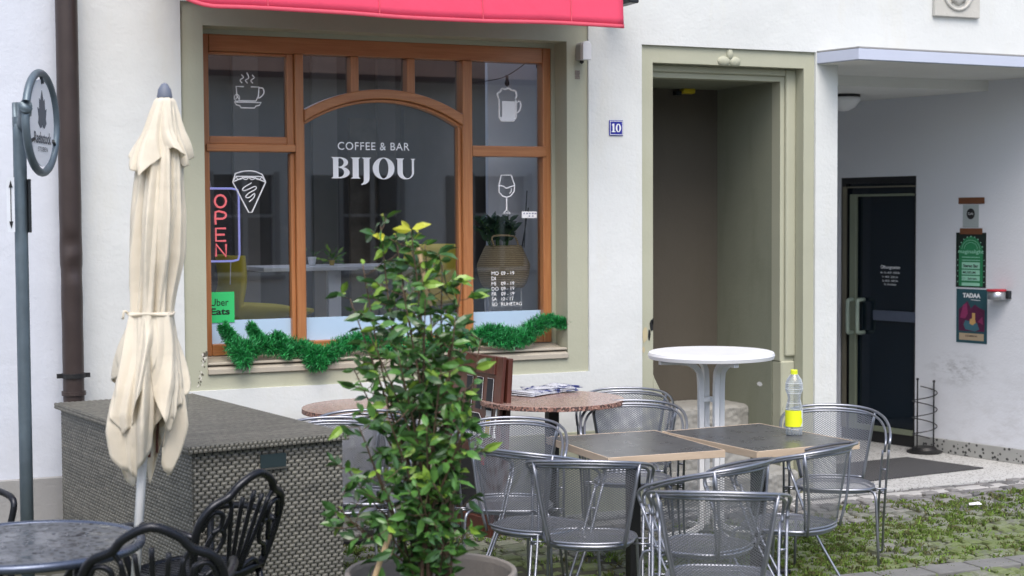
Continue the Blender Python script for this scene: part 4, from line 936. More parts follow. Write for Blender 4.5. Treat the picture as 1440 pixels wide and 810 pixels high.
for h_ in hs: mb.box(h_[0]-.55, h_[0]-.12, -6.99, -6.95, h_[2], h_[3])
mb.build('shutter', basic('dark_shutter', (.05, .07, .06), .7), ob)
MB().add([(-10.3, -6.5, 4.25), (22.3, -6.5, 4.25), (22.3, -9.5, 5.4), (-10.3, -9.5, 5.4), (-10.3, -6.5, 4.15), (22.3, -6.5, 4.15), (22.3, -9.5, 5.3), (-10.3, -9.5, 5.3)], [(0, 1, 2, 3), (7, 6, 5, 4), (4, 5, 1, 0)]).build('roof', basic('brown_tiles', (.12, .055, .04), .8, var=.5, scale=9), ob)
# ------------------------------------------------------------------ metal bistro chairs
def make_chair():
    t = thing('bistro_chair', 'x', 'chair'); S = M['steel']
    outer = [(0, -.290, .812), (.13, -.272, .808), (.225, -.205, .795), (.275, -.09, .772), (.292, .04, .738), (.290, .135, .705), (.284, .175, .672), (.280, .165, .630)]
    def path(k, dy, dz, leg):
        r = [(x*k, y*(k if y < 0 else 1)+dy*0, z+dz) for x, y, z in outer]
        l = [(-x, y, z) for x, y, z in r[::-1]][:-1]
        return r, l
    r, l = path(1, 0, 0, None); top = MB(); top.tube(l+r, .0078, 8, sm=4)
    r2, l2 = path(.925, 0, -.016, None); r2 = [(x, y-.012 if i > 4 else y, z) for i, (x, y, z) in enumerate(r2)]; l2 = [(-x, y, z) for x, y, z in r2[::-1]][:-1]
    top.tube(l2+r2, .0068, 8, sm=4)
    top.build('top_rail', S, t, smooth_=True)
    for s in (-1, 1):
        lg = MB()
        a = [(s*.280, .165, .630), (s*.277, .115, .51), (s*.274, .045, .36), (s*.277, -.085, .16), (s*.283, -.19, .010)]
        b = [(s*.250, .145, .620), (s*.246, .098, .51), (s*.244, .026, .36), (s*.250, -.102, .16), (s*.262, -.200, .010)]
        lg.tube(a+[(s*.273, -.199, .003)]+b[::-1], .0066, 8, sm=2)
        lg.tube([(s*.277, .115, .51), (s*.246, .098, .51)], .006, 6); lg.tube([(s*.274, .045, .37), (s*.244, .030, .37)], .006, 6)
        lg.box(min(s*.20, s*.278), max(s*.20, s*.278), .03, .042, .378, .386); lg.box(min(s*.20, s*.278), max(s*.20, s*.278), .07, .082, .395, .403)
        lg.build('leg', S, t, smooth_=True)
        MB().tube([(s*.16, .10, .398), (s*.195, .185, .398), (s*.207, .205, .375), (s*.212, .215, .30), (s*.222, .235, .004)], .0075, 8, sm=2).build('leg', S, t, smooth_=True)
        MB().tube([(s*.168, -.165, .395), (s*.200, -.190, .56), (s*.240, -.186, .795)], .007, 8, sm=3).build('back_bar', S, t, smooth_=True)
    # seat pan
    def outl(a, k=1):
        x, y = math.cos(a), math.sin(a); p = 3.2 if y > 0 else 2.4
        r_ = (abs(x)**p+abs(y)**p)**(-1/p); return x*r_*.212*k*(1 if y > 0 else .95), y*r_*.205*k+.01
    N_ = 36; sp = MB(); vs = []; uv = []
    for j, k in enumerate((0, .3, .6, .85, 1)):
        for i in range(N_):
            x, y = outl(6.28318*i/N_, k); vs.append((x, y, .415-.014*(1-k*k))); uv.append((x, y))
    fs = [(j*N_+i, j*N_+(i+1) % N_, (j+1)*N_+(i+1) % N_, (j+1)*N_+i) for j in range(4) for i in range(N_)]
    sp.add(vs, fs, uv); seat = sp.build('seat', M['seatmesh'], t, smooth_=True)
    rim = MB(); rim.tube([(*outl(6.28318*i/40, 1.0), .410) for i in range(40)], .009, 8, True); rim.tube([(*outl(6.28318*i/40, .93), .394) for i in range(40)], .006, 6, True)
    rim.build('seat_rim', S, t, smooth_=True)
    # back panel
    def bp(u, v):
        x = (u-.5)*2; hw = .166+.064*v; y = -.196-.075*v+(x*x)*(.045+.050*v); return Vector((x*hw, y, .425+.345*v+.012*(1-x*x)*v))
    MB().grid(bp, 14, 12, (.40, .35)).build('backrest', M['mesh'], t, smooth_=True)
    br = MB(); br.tube([bp(i/14, 1) for i in range(15)], .006, 6); br.tube([bp(i/14, 0) for i in range(15)], .006, 6); br.tube([bp(0, i/8) for i in range(9)], .005, 6); br.tube([bp(1, i/8) for i in range(9)], .005, 6)
    br.build('backrest_rim', S, t, smooth_=True)
    return t
CH = make_chair(); first = [True]; GRP = 'silver mesh bistro chairs'
def place(px_, py_, deg, lab, h=0.0, z=.812):
    W = onZ(px_, py_, z+h); a = R(deg); off = Vector((math.sin(a)*.29, -math.cos(a)*.29, 0))
    loc = Vector((W.x-off.x, W.y-off.y, gh(W.x-off.x, W.y-off.y)+.003))
    if first[0]:
        first[0] = False; CH.location = loc; CH.rotation_euler = (0, 0, a); CH['label'] = lab; CH['group'] = GRP; return CH
    return dup(CH, loc, a, lab, GRP)
place(822, 650, -31, 'silver mesh chair with its back to the viewer at the front left table corner')
place(1008, 694, -33, 'nearest silver mesh chair at the bottom centre, seen from behind')
place(1193, 628, 28, 'silver mesh chair turned left under the front edge of the bottle table')
place(1073, 652, 28, 'silver mesh chair half hidden behind the nearest chair at the bottom centre')
place(1168, 570, 148, 'silver mesh chair at the right end facing the viewer before the white pillar')
place(893, 569, 150, 'silver mesh chair facing the viewer between the white bar table and the square table', .0)
place(884, 546, 148, 'silver mesh chair against the wall at the right side of the granite table', .0)
place(722, 574, 152, 'silver mesh chair facing the viewer in front of the brown chalkboard', .08)
place(700, 634, -62, 'silver mesh chair seen from behind immediately right of the leafy shrub')
place(522, 577, 150, 'silver mesh chair facing the viewer between the wicker box and the shrub', .08)
place(470, 583, 160, 'silver mesh chair mostly hidden behind the right corner of the wicker box', .08)
# ------------------------------------------------------------------ square tables
tm, g = newmat('slate_table_top', .38); p = g.pos(); n1 = g.noise(p, 7, 6, .65); n2 = g.noise(g.scalev(p, (1, 4, 1)), 16, 5, .6)
c = g.mix(n1, (.045, .046, .050), (.115, .116, .12)); c = g.mix(g.math('MULTIPLY', g.ramp(n2, [(.55, 0), (.75, 1)]), .3), c, (.16, .15, .14))
g.l(c, g.b.inputs['Base Color']); g.l(g.math('MULTIPLY_ADD', n1, .35, .12), g.b.inputs['Roughness'])
pale = wood('pale_edge_wood', (.60, .48, .36), (.46, .35, .25), .6, (2, 2, 14), 0)
def sq_table(cs, z, lab):
    q = [onZ(x, y, z) for x, y in cs]; ctr = sum(q, Vector())/4; ux = ((q[2]-q[1])+(q[3]-q[0])).normalized(); uy = Vector((-ux.y, ux.x, 0))
    hx = .5*((q[2]-q[1]).length+(q[3]-q[0]).length)/2; hy = .5*((q[1]-q[0]).length+(q[2]-q[3]).length)/2
    t = thing('square_table', lab, 'table', (ctr.x, ctr.y, 0), 'square slate topped tables')
    T = lambda v: Vector((ctr.x, ctr.y, 0))+ux*v.x+uy*v.y+Vector((0, 0, v.z))
    tt = MB().box(-hx+.0065, hx-.0065, -hy+.0065, hy-.0065, z-.02, z, T=T).build('table_top', tm, t)
    mb = MB(); mb.box(-hx, hx, -hy, -hy+.006, z-.036, z+.001, T=T).box(-hx, hx, hy-.003, hy, z-.036, z+.001, T=T).box(-hx, -hx+.006, -hy+.003, hy-.006, z-.036, z+.001, T=T).box(hx-.006, hx, -hy+.003, hy-.006, z-.036, z+.001, T=T)
    mb.build('wooden_edge', pale, tt, bevel=.002)
    MB().box(-hx+.0065, hx-.0065, -hy+.0065, hy-.0065, z-.034, z-.0205, T=T).build('underside', M['black'], tt)
    MB().box(-.03, .03, -.03, .03, .012, z-.0345, T=T).build('pillar', M['black'], t, bevel=.003)
    mb = MB().box(-.20, .20, -.025, .025, .002, .022, T=T); mb.box(-.025, .025, -.20, -.0255, .002, .021, T=T).box(-.025, .025, .0255, .20, .002, .021, T=T); mb.build('base', M['black'], t, bevel=.004)
    return t
sq_table([(756, 615), (868, 643.3), (1030, 632), (912, 606)], .74, 'left square table with dark slate top and pale wooden edge')
sq_table([(934, 606), (1061, 636), (1204.5, 621.5), (1072, 595.3)], .742, 'right square slate topped table carrying the water bottle')
# bottle
c = onZ(1116.5, 612, .742); t = thing('water_bottle', 'clear plastic water bottle with yellow label and cap on the right square table', 'bottle', c)
k = c.length and (ray(1116, 560)*1).length
d_ = (c-Vector((0, 0, CZ))).dot(FW); pxm = d_/FPX
pf_ = [(0, 0), (10.2, 0), (11.6, 2), (11.4, 8), (12, 12), (12, 35), (11.5, 40), (8.6, 52), (9.8, 58), (12.4, 64), (12.2, 72), (10.2, 79), (6.0, 85), (4.0, 88), (4.0, 90)]
cl = glassmat('clear_plastic', (.96, .98, 1), 1.5, .06)
def milky(mt):
    g = NG(mt); out = [n for n in mt.node_tree.nodes if n.type == 'OUTPUT_MATERIAL'][0]; src = out.inputs[0].links[0].from_socket
    d = g.n('ShaderNodeBsdfDiffuse'); d.inputs[0].default_value = (.80, .86, .9, 1); lw = g.n('ShaderNodeLayerWeight'); lw.inputs[0].default_value = .35
    mx = g.n('ShaderNodeMixShader'); g.l(g.math('MULTIPLY_ADD', lw.outputs['Facing'], .55, .10), mx.inputs[0]); g.l(src, mx.inputs[1]); g.l(d.outputs[0], mx.inputs[2]); g.l(mx.outputs[0], out.inputs[0])
milky(cl)
mb = MB().lathe([(r*pxm, z*pxm) for r, z in pf_], c, 28); mb.build('bottle_body', cl, t, smooth_=True)
for i in range(8):
    pass
mb = MB(); rnd = random.Random(1)
for i in range(5): a = i*1.2566; mb.tube([c+Vector((math.cos(a)*3*pxm, math.sin(a)*3*pxm, 1.5*pxm)), c+Vector((math.cos(a)*9*pxm, math.sin(a)*9*pxm, .8*pxm)), c+Vector((math.cos(a)*10.8*pxm, math.sin(a)*10.8*pxm, 8*pxm))], .002, 6, sm=2)
for z in (10, 38, 46, 60, 66, 74): mb.tube([c+Vector((math.cos(a)*q*pxm, math.sin(a)*q*pxm, z*pxm)) for a in [i*.3307 for i in range(19)] for q in [{10: 11.8, 38: 11.9, 46: 10, 60: 10.8, 66: 12.5, 74: 11.9}[z]]], .0011, 5, True)
mb.build('ribs', basic('plastic_rib', (.75, .8, .84), .15, bump=0), t, smooth_=True)
lm, g = newmat('bottle_label', .4); lo = g.obj(); sx = g.n('ShaderNodeSeparateXYZ'); g.l(lo, sx.inputs[0]); n_ = g.noise(lo, 22, 2)
g.l(g.ramp(g.math('ADD', g.math('MULTIPLY', sx.outputs[0], 9), n_), [(.62, (.80, .86, .02)), (.68, (.80, .84, .80))]), g.b.inputs['Base Color'])
vs = []; 
for i in range(29):
    a = 6.28318*i/28
    for z in (13, 36): vs.append(c+Vector((12.35*pxm*math.cos(a), 12.35*pxm*math.sin(a), z*pxm)))
MB().add(vs, [(2*i, 2*i+2, 2*i+3, 2*i+1) for i in range(28)]).build('bottle_label', lm, t, smooth_=True)
MB().lathe([(0, 85.5*pxm), (4.9*pxm, 85.5*pxm), (5.0*pxm, 86*pxm), (5.0*pxm, 91.5*pxm), (4.4*pxm, 92.5*pxm), (0, 92.5*pxm)], c, 20).build('cap', basic('cap_yellow', (.72, .80, .03), .35, bump=0), t)
# ------------------------------------------------------------------ white bar table
c = onZ(1000, 493.5, 1.10); c.z = 0; h0 = gh(c.x, c.y)
t = thing('bar_table', 'tall round white plastic bar table with four ribbed posts before the doorway', 'bar table', (c.x, c.y, 0))
WP = M['white_plastic']; z = 1.10; rr = .372
MB().lathe([(0, z-.012), (rr-.03, z-.012), (rr-.03, z-.045), (rr-.006, z-.042), (rr, z-.022), (rr-.006, z-.006), (rr-.022, z), (0, z)], c, 64).build('table_top', WP, t, smooth_=False, bevel=0)
a0 = -YAW+.32
for i in range(4):
    a = a0+i*math.pi/2; dx, dy = math.cos(a), math.sin(a); sx_, sy2 = -dy, dx
    def Q(r_, z_, s_=0): return Vector((c.x+dx*r_+sx_*s_, c.y+dy*r_+sy2*s_, z_))
    cen = [(.33, z-.055), (.20, z-.06), (.13, z-.075), (.086, z-.11), (.070, z-.16), (.066, z-.35), (.066, .5), (.066, .10), (.085, .06), (.14, .035+h0), (.31, .02+h0)]
    P = smooth([Vector((r_, zz_, 0)) for r_, zz_ in cen], 4); vs = []
    for j, q in enumerate(P):
        aa = P[max(j-1, 0)]; bb = P[min(j+1, len(P)-1)]; tt_ = (bb-aa).normalized(); nn = Vector((-tt_.y, tt_.x, 0)); w_ = .0155; hh_ = .0155
        for (e, s_) in ((-hh_, -w_), (-hh_, w_), (hh_, w_), (hh_, -w_)):
            v_ = q+nn*e; vs.append(Q(v_.x, v_.y, s_))
    n_ = len(P); fs = [(4*j+k_, 4*j+(k_+1) % 4, 4*j+4+(k_+1) % 4, 4*j+4+k_) for j in range(n_-1) for k_ in range(4)]+[(3, 2, 1, 0), (4*n_-4, 4*n_-3, 4*n_-2, 4*n_-1)]
    MB().add(vs, fs).build('leg', WP, t, bevel=.005, seg=2)
for zz_ in (z-.30, .62, .30):
    mb = MB()
    mb.box(c.x-.06, c.x+.06, c.y-.012, c.y+.012, zz_, zz_+.03); mb.box(c.x-.012, c.x+.012, c.y-.06, c.y-.0125, zz_, zz_+.03).box(c.x-.012, c.x+.012, c.y+.0125, c.y+.06, zz_, zz_+.03)
    mb.build('cross_brace', WP, t, bevel=.003)
# ------------------------------------------------------------------ round granite tables with newspaper
def granite_table(px_, py_, z, r_, lab):
    c = onZ(px_, py_, z); c.z = 0; h0 = .08
    t = thing('round_table', lab, 'table', (c.x, c.y, h0), 'round pink granite tables by the wall')
    top = MB().lathe([(0, z-.001), (r_-.002, z-.001), (r_, z-.003)], c, 72).build('table_top', M['granite'], t)
    MB().lathe([(r_, z-.003), (r_+.001, z-.028), (r_-.01, z-.03), (0, z-.03)], c, 72).build('rough_edge', M['granite_edge'], top)
    MB().box(c.x-.032, c.x+.032, c.y-.032, c.y+.032, h0, z-.031).build('pillar', M['black'], t, bevel=.003)
    MB().box(c.x-.24, c.x+.24, c.y-.03, c.y+.03, h0, h0+.02).box(c.x-.03, c.x+.03, c.y-.24, c.y-.031, h0, h0+.019).box(c.x-.03, c.x+.03, c.y+.031, c.y+.24, h0, h0+.019).build('base', M['black'], t, bevel=.003)
    return c
GC = granite_table(776, 560, .84, .42, 'round pink granite table right of the chalkboard holding folded newspapers')
granite_table(533, 571, .84, .43, 'round pink granite table behind the leafy shrub and the wicker box')
pm, g = newmat('newsprint', .7); p = g.obj(); n1 = g.noise(p, 18, 3); n2 = g.noise(g.scalev(p, (1, 3, 1)), 60, 2)
cc_ = g.mix(g.ramp(n2, [(.48, 0), (.58, 1)]), (.62, .63, .68), (.34, .36, .42)); cc_ = g.mix(g.ramp(n1, [(.56, 0), (.6, 1)]), cc_, (.035, .05, .20)); g.l(cc_, g.b.inputs['Base Color'])
for i, (x, y, rz, sx, sy2, lab) in enumerate(((748, 551, .5, .17, .13, 'folded blue and white newspaper nearest the chalkboard on the granite table'), (772, 548, -.25, .16, .11, 'folded newspaper with dark blue print in the middle of the granite table'), (790, 547, .12, .10, .08, 'small folded leaflet at the right end of the newspapers'))):
    c = onZ(x, y, .85); rnd = random.Random(i); t_ = MB()
    ca, sa = math.cos(rz), math.sin(rz)
    for k_ in range(3):
        def fn(u, v, k_=k_):
            X = (u-.5)*2*sx*(1-.06*k_); Y_ = (v-.5)*2*sy2*(1-.09*k_); zz_ = .842+.004+.007*k_+.010*math.sin(u*5+i*2+k_)*(.4+v)*.6+.007*i
            return Vector((c.x+X*ca-Y_*sa, c.y+X*sa+Y_*ca, max(.843, zz_)))
        t_.grid(fn, 10, 6)
    o = t_.build('newspaper', pm, org=(c.x, c.y, .842), smooth_=True, solid=.003); tag(o, lab, 'newspaper', 'newspapers on the granite table')
# ------------------------------------------------------------------ chalkboard
zt = 1.10; A_ = onZ(634, 491.5, zt); B_ = onZ(713, 502.5, zt); L_ = (B_-A_).length; e = (B_-A_).normalized(); 
B_ = B_; W_ = min(L_, .72); e = Vector((e.x, e.y, 0)).normalized(); nrm = Vector((e.y, -e.x, 0))
if nrm.dot(FW) > 0: nrm = -nrm
t = thing('chalkboard_sign', 'brown wooden pavement chalkboard with CAFÉ lettering and a painted beer glass', 'chalkboard', (B_.x, B_.y, 0))
zb_ = .06; lean = .10
def cbp(u, v, o=0): # u from right edge leftwards, v height fraction
    return Vector((B_.x, B_.y, 0))-e*u+nrm*(o+lean*(1-v))+Vector((0, 0, zb_+(zt-zb_)*v))
def cbx(mb, u0, u1, v0, v1, o0, o1): return mb.box(u0, u1, v0, v1, o0, o1, T=lambda q: cbp(q.x, q.y, q.z))
bw = M['board_wood']
for ua in (0, W_-.075): cbx(MB(), ua, ua+.075, 0, 1, 0, .022).build('frame_upright', bw, t, bevel=.003)
mb = MB(); cbx(mb, .0752, W_-.0752, .90, 1, 0, .03); mb.build('top_rail', bw, t, bevel=.003); cbx(MB(), .0752, W_-.0752, .04, .12, 0, .03).build('bottom_rail', bw, t, bevel=.003)
bd_ = cbx(MB(), .0755, W_-.0755, .121, .899, .004, .014).build('board', bw, t)
mb = MB()
for k_ in range(3): u = .095+k_*.115; cbx(mb, u, u+.07, .70+.03*(0 if k_ == 0 else 0), .875, .0145, .0165)
mb.prism([(.17, .52), (.17, .62), (.23, .675), (.33, .675), (.39, .62), (.39, .52)], lambda u, v, d: cbp(u, v, .0165-d), .002); cbx(mb, .10, W_-.1, .14, .46, .0145, .0165)
mb.build('slate_panel', newmat('slate', .8, 0, (.022, .024, .03))[0], bd_)
mb = MB(); 
def chalk(pts, w=.0016, closed=False, sm=0): mb.tube([cbp(u, v, .018) for u, v in pts], w, 5, closed, sm)
chalk([(.17, .52), (.17, .62), (.23, .675), (.33, .675), (.39, .62), (.39, .52)])
for k_ in range(3): u = .095+k_*.115; chalk([(u, .70), (u, .875), (u+.07, .875)], .0012)
text_into(mb, 'CAFÉ', lambda u, v: cbp(-u, v, .0185), -.375, .55, w=.19, h=.085, bold=.03)
mb.build('chalk_lettering', M['white_paint'], bd_)
mb = MB(); mb.prism([(.100, .56), (.150, .56), (.145, .67), (.098, .67)], lambda u, v, d: cbp(u, v, .0175-d), .0005); mb.build('beer_drawing', basic('beer_yellow', (.55, .40, .03), .6, bump=0), bd_)
mb = MB(); mb.prism([(.094, .665), (.150, .665), (.152, .70), (.094, .70)], lambda u, v, d: cbp(u, v, .0185-d), .0005)
for pp in ([(.152, .655), (.172, .65), (.172, .61), (.152, .60)], [(.096, .56), (.096, .67)], [(.152, .56), (.149, .67)], [(.096, .558), (.152, .558)]): mb.tube([cbp(u, v, .0185) for u, v in pp], .003, 5)
mb.tube([cbp(.03+x, v, .034) for x, v in ((0, .56), (-.012, .64), (-.018, .72), (-.005, .60), (-.02, .56))], .005, 5); mb.build('beer_drawing', M['white_paint'], bd_)
cbx(MB(), .13, .165, .40, .45, .017, .019).build('red_mark', newmat('red_mark', .6, 0, (.6, .02, .03))[0], bd_)
mb = MB(); T2 = lambda q: cbp(q.x, q.y, q.z-.01-.03*(1-q.y)); mb.box(0, .06, 0, .99, -.035, -.005, T=T2).box(W_-.06, W_, 0, .99, -.035, -.005, T=T2).box(.061, W_-.061, .93, .99, -.035, -.005, T=T2).box(.061, W_-.061, .1, .92, -.025, -.015, T=T2)
mb.build('rear_frame', bw, t, bevel=.003)
# ------------------------------------------------------------------ wicker storage box
wt = thing('wicker_storage_box', 'large grey brown wicker storage box with flat overhanging lid', 'storage box', (1.8, 7.6, 0))
BZ = .92; C0 = onZ(265, 627.5, BZ); C1 = onZ(492, 607.5, BZ); C3 = onZ(68.5, 566, BZ)
ux = (C1-C0); ux.z = 0; bw_ = ux.length; ux.normalize(); uy = Vector((-ux.y, ux.x, 0)); bd = (C3-C0).dot(uy)
def bxp(v): return Vector((C0.x, C0.y, 0))+ux*v.x+uy*v.y+Vector((0, 0, v.z))
wk, g = newmat('wicker_strand', .5); at = g.n('ShaderNodeAttribute'); at.attribute_name = 'tone'
g.l(g.mix(at.outputs['Fac'], (.065, .065, .058), (.215, .208, .178)), g.b.inputs['Base Color'])
def weave(name, Pfn, L, H, pu, pv, parent, seed, amp=.006):
    rnd = random.Random(seed); mb = MB(); tones = []; nu = int(L/pu); nv = int(H/pv); pu = L/nu; pv = H/nv
    for j in range(nv):
        rt_ = rnd.uniform(-.15, .15)
        for i in range(-1, nu):
            u0 = (i+.5*(j % 2))*pu; vs = []
            for k_, (fu, o) in enumerate(((.03, -.5), (.2, .7), (.5, 1), (.8, .7), (.97, -.5))):
                u = min(max(u0+fu*pu, 0), L)
                for fv, o2 in ((.0, .0), (.5, 1), (1.0, .0)): vs.append(Pfn(u, min(max((j+.5+(fv-.5)*(.45, .98, 1.12, .98, .45)[k_])*pv, 0), H), amp*(o*(.45+.55*o2)+.0)))
            fs = [(3*a+b, 3*a+3+b, 3*a+4+b, 3*a+1+b) for a in range(4) for b in range(2)]
            mb.add(vs, fs); tones += [min(1, max(0, .5+rt_+rnd.uniform(-.2, .2)))]*8
    o = mb.build(name, wk, parent, smooth_=False); a_ = o.data.attributes.new('tone', 'FLOAT', 'FACE')
    for i, x in enumerate(tones): a_.data[i].value = x
    return o
IN = .03; LT = .035
body = MB().box(IN, bw_-IN, IN, bd-IN, .02, BZ-LT-.001, T=bxp).build('body', M['black'], wt)
hz = BZ-LT-.022
weave('front_weave', lambda u, v, o: bxp(Vector((IN+u, IN-.001-o, .02+v))), bw_-2*IN, hz-.0, .034, .0172, body, 1, .007)
weave('side_weave', lambda u, v, o: bxp(Vector((IN-.001-o, bd-IN-u, .02+v))), bd-2*IN, hz, .034, .0165, body, 2, .006)
weave('side_weave', lambda u, v, o: bxp(Vector((bw_-IN+.001+o, IN+u, .02+v))), bd-2*IN, hz, .03, .02, body, 3)
MB().box(bw_*.44, bw_*.60, IN-.012, IN-.009, BZ-LT-.095, BZ-LT-.035, T=bxp).build('handle_slot', newmat('slot_teal', .4, 0, (.02, .035, .04))[0], body)
MB().box(bw_*.43, bw_*.61, IN-.018, IN-.008, BZ-LT-.104, BZ-LT-.096, T=bxp).build('slot_sill', wk, body)
lid = MB().box(.002, bw_-.002, .002, bd-.002, BZ-LT, BZ-.006, T=bxp).build('lid', M['black'], wt)
weave('lid_weave', lambda u, v, o: bxp(Vector((u, v, BZ-.006+o))), bw_, bd, .030, .015, lid, 4, .004)
weave('lid_edge', lambda u, v, o: bxp(Vector((u, .001-o, BZ-LT+v))), bw_, LT-.004, .022, .0155, lid, 5, .005)
weave('lid_edge', lambda u, v, o: bxp(Vector((.001-o, bd-u, BZ-LT+v))), bd, LT-.004, .022, .0155, lid, 6, .005)
# ------------------------------------------------------------------ drainpipe
pb, pt_ = onY(104, 560, 8.73), onY(93, 0, 8.73); t = thing('drainpipe', 'dented dark brown drainpipe running down between the two buildings', 'drainpipe', (pb.x, 8.73, 0))
dirp = (pt_-pb); 
def pp_(z): return pb+dirp*((z-pb.z)/dirp.z)
mb = MB(); n_ = 20; zs = [0.0+i*.03 for i in range(int(5.2/.03))]; vs = []
zd = onY(100, 378, 8.73).z; zd2 = onY(98, 342, 8.73).z
for z in zs:
    q = pp_(z)
    for k_ in range(n_):
        a = 6.28318*k_/n_; r_ = .0595 if z > zd else .057
        front = max(0, -math.sin(a))
        r_ -= front*.018*math.exp(-((z-zd)/.05)**2)*(1 if math.cos(a) > -.3 else .4)+front*.014*math.exp(-((z-zd2)/.045)**2)
        r_ += .0012*math.sin(z*23+a*2)*math.exp(-((z-1.6)/.5)**2)
        vs.append((q.x+r_*math.cos(a), q.y+r_*math.sin(a), z))
mb.add(vs, [(j*n_+k_, j*n_+(k_+1) % n_, (j+1)*n_+(k_+1) % n_, (j+1)*n_+k_) for j in range(len(zs)-1) for k_ in range(n_)]); mb.build('pipe', M['pipe'], t, smooth_=True)
zc = onY(104, 528, 8.73).z; q = pp_(zc)
MB().lathe([(.063, -.012), (.066, -.012), (.066, .012), (.063, .012)], q, 24).box(q.x+.062, q.x+.088, q.y-.01, q.y+.01, zc-.012, zc+.012).box(q.x-.088, q.x-.062, q.y-.01, q.y+.01, zc-.012, zc+.012).box(q.x-.01, q.x+.01, q.y+.06, F0-.001, zc-.01, zc+.01).build('clamp', M['black'], t)
zc = onY(104, 553, 8.73).z; q = pp_(zc); MB().lathe([(.058, -.012), (.065, -.010), (.065, .012), (.058, .012)], q, 24).build('socket_ring', M['pipe'], t)
# ------------------------------------------------------------------ sign post
PY = 7.7; pc_ = onY(31.5, 400, PY); t = thing('hanging_sign_post', 'blue grey steel post with round framed Raebstock sign and small arrow plate', 'sign post', (pc_.x, PY, 0))
ptp = onY(30, 180, PY); zz_ = ptp.z; rc = onY(58, 173, PY)
az = R(24.5); he = Vector((math.sin(az), math.cos(az), 0)); rad = .235
ring_c = Vector((rc.x, PY, rc.z))
lft = ring_c-he*rad
mb = MB(); mb.tube([(pc_.x, PY-.0, 0), (pc_.x, PY, zz_-.06), (pc_.x+.0, PY, zz_-.02), (pc_.x+.018, PY-.01, zz_+.005), lft+Vector((0, 0, .06)), lft+Vector((.0, 0, .05))], .031, 14, sm=3); mb.build('post', M['post'], t, smooth_=True)
mb = MB(); mb.tube([ring_c+he*rad*math.cos(a)+Vector((0, 0, rad*math.sin(a))) for a in [i*math.pi/24 for i in range(48)]], .019, 12, True); rg = mb.build('ring_frame', M['post'], t, smooth_=True)
nn = Vector((he.y, -he.x, 0))
if nn.dot(FW) > 0: nn = -nn
dsk = lambda u, v, o=0: ring_c+he*u+Vector((0, 0, v))+nn*o
poly = [(.185*math.cos(a), .205*math.sin(a)) for a in [i*math.pi/20 for i in range(40)]]
dd = MB().prism(poly, lambda u, v, d: dsk(u, v, .004-d), .008).build('sign_disc', basic('sign_white', (.78, .80, .84), .4, var=.03, bump=0), t)
mb = MB(); mb.prism([(0, .125), (-.03, .07), (-.045, .085), (-.05, .03), (-.075, .04), (-.06, -.01), (-.07, -.03), (-.035, -.055), (-.01, -.05), (0, -.03), (.01, -.05), (.035, -.055), (.07, -.03), (.06, -.01), (.075, .04), (.05, .03), (.045, .085), (.03, .07)], lambda u, v, d: dsk(u*.9, v+.03, .0062-d), .002)
text_into(mb, 'Raebstock', lambda u, v: dsk(u, v, .0062), 0, -.098, w=.26, h=.055, align='C', bold=.02); text_into(mb, 'STUBEN', lambda u, v: dsk(u, v, .0062), 0, -.135, w=.15, h=.022, align='C')
mb.build('emblem', newmat('emblem_grey', .6, 0, (.10, .115, .14))[0], dd)
for a in (1.57, 3.6, 5.85):
    p1 = dsk(.235*math.cos(a), .235*math.sin(a)); p2 = dsk(.165*math.cos(a), .185*math.sin(a), .01); MB().tube([p1, p2], .008, 8).build('clip', M['dark_metal'], rg)
a1, b1 = onY(16, 246, PY), onY(43, 326, PY)
mb = MB(); nx = Vector((-.93, -.37, 0)).normalized(); ax_ = Vector((.26, -.96, 0)).normalized()
cpl = Vector((pc_.x-.038, PY-.015, (a1.z+b1.z)/2)); hz_ = (a1.z-b1.z)/2
mb = MB().box(pc_.x-.068, pc_.x-.033, PY-.045, PY-.040, b1.z, a1.z-.012); mb.build('arrow_plate', basic('plate_white', (.66, .70, .76), .4, bump=0), t)
mb = MB(); ax2 = pc_.x-.050; mb.tube([(ax2, PY-.048, b1.z+.035), (ax2, PY-.048, a1.z-.045)], .0022, 5)
for zt_, s_ in ((a1.z-.025, -1), (b1.z+.015, 1)): mb.add([(ax2, PY-.049, zt_), (ax2-.009, PY-.049, zt_+s_*.035), (ax2+.009, PY-.049, zt_+s_*.035)], [(0, 1, 2)])
mb.build('arrow', M['black'], t)
MB().box(pc_.x+.031, pc_.x+.043, PY-.04, PY+.05, b1.z-.003, a1.z-.02).build('side_plate', M['dark_metal'], t)
# ------------------------------------------------------------------ closed parasol
UD = 6.30
def uray(x, y): r_ = ray(x, y); return Vector((0, 0, CZ))+r_*(UD/r_.dot(FW))
p_lo = uray(198, 690); p_hi = uray(232.5, 124); ax = (p_hi-p_lo); base = p_lo-ax*((p_lo.z)/ax.z)
def axis(z): return base+ax*((z-base.z)/ax.z)
t = thing('closed_parasol', 'folded cream cloth parasol on a white pole leaning beside the wicker box', 'parasol', (base.x, base.y, 0))
zt = p_hi.z
MB().tube([axis(.02), axis(zt)], .0185, 14).build('pole', M['white_paint'], t, smooth_=True)
k = UD/FPX
def yz(y): return uray(215, y).z
MB().lathe([(.0, 0), (.030, .0), (.031, .012), (.026, .040), (.013, .062), (0, .068)], axis(yz(140)), 20).build('finial', basic('finial_grey', (.13, .15, .20), .5), t, smooth_=True)
def prof(z, tab):
    for (z0, r0), (z1, r1) in zip(tab, tab[1:]):
        if z >= z1: 
            f = (z-z1)/(z0-z1) if z0 != z1 else 0; return r1+(r0-r1)*min(1, f)
    return tab[-1][1]
fw2 = Vector((FW.x, FW.y, 0)).normalized(); rt2 = Vector((RT.x, RT.y, 0)).normalized()
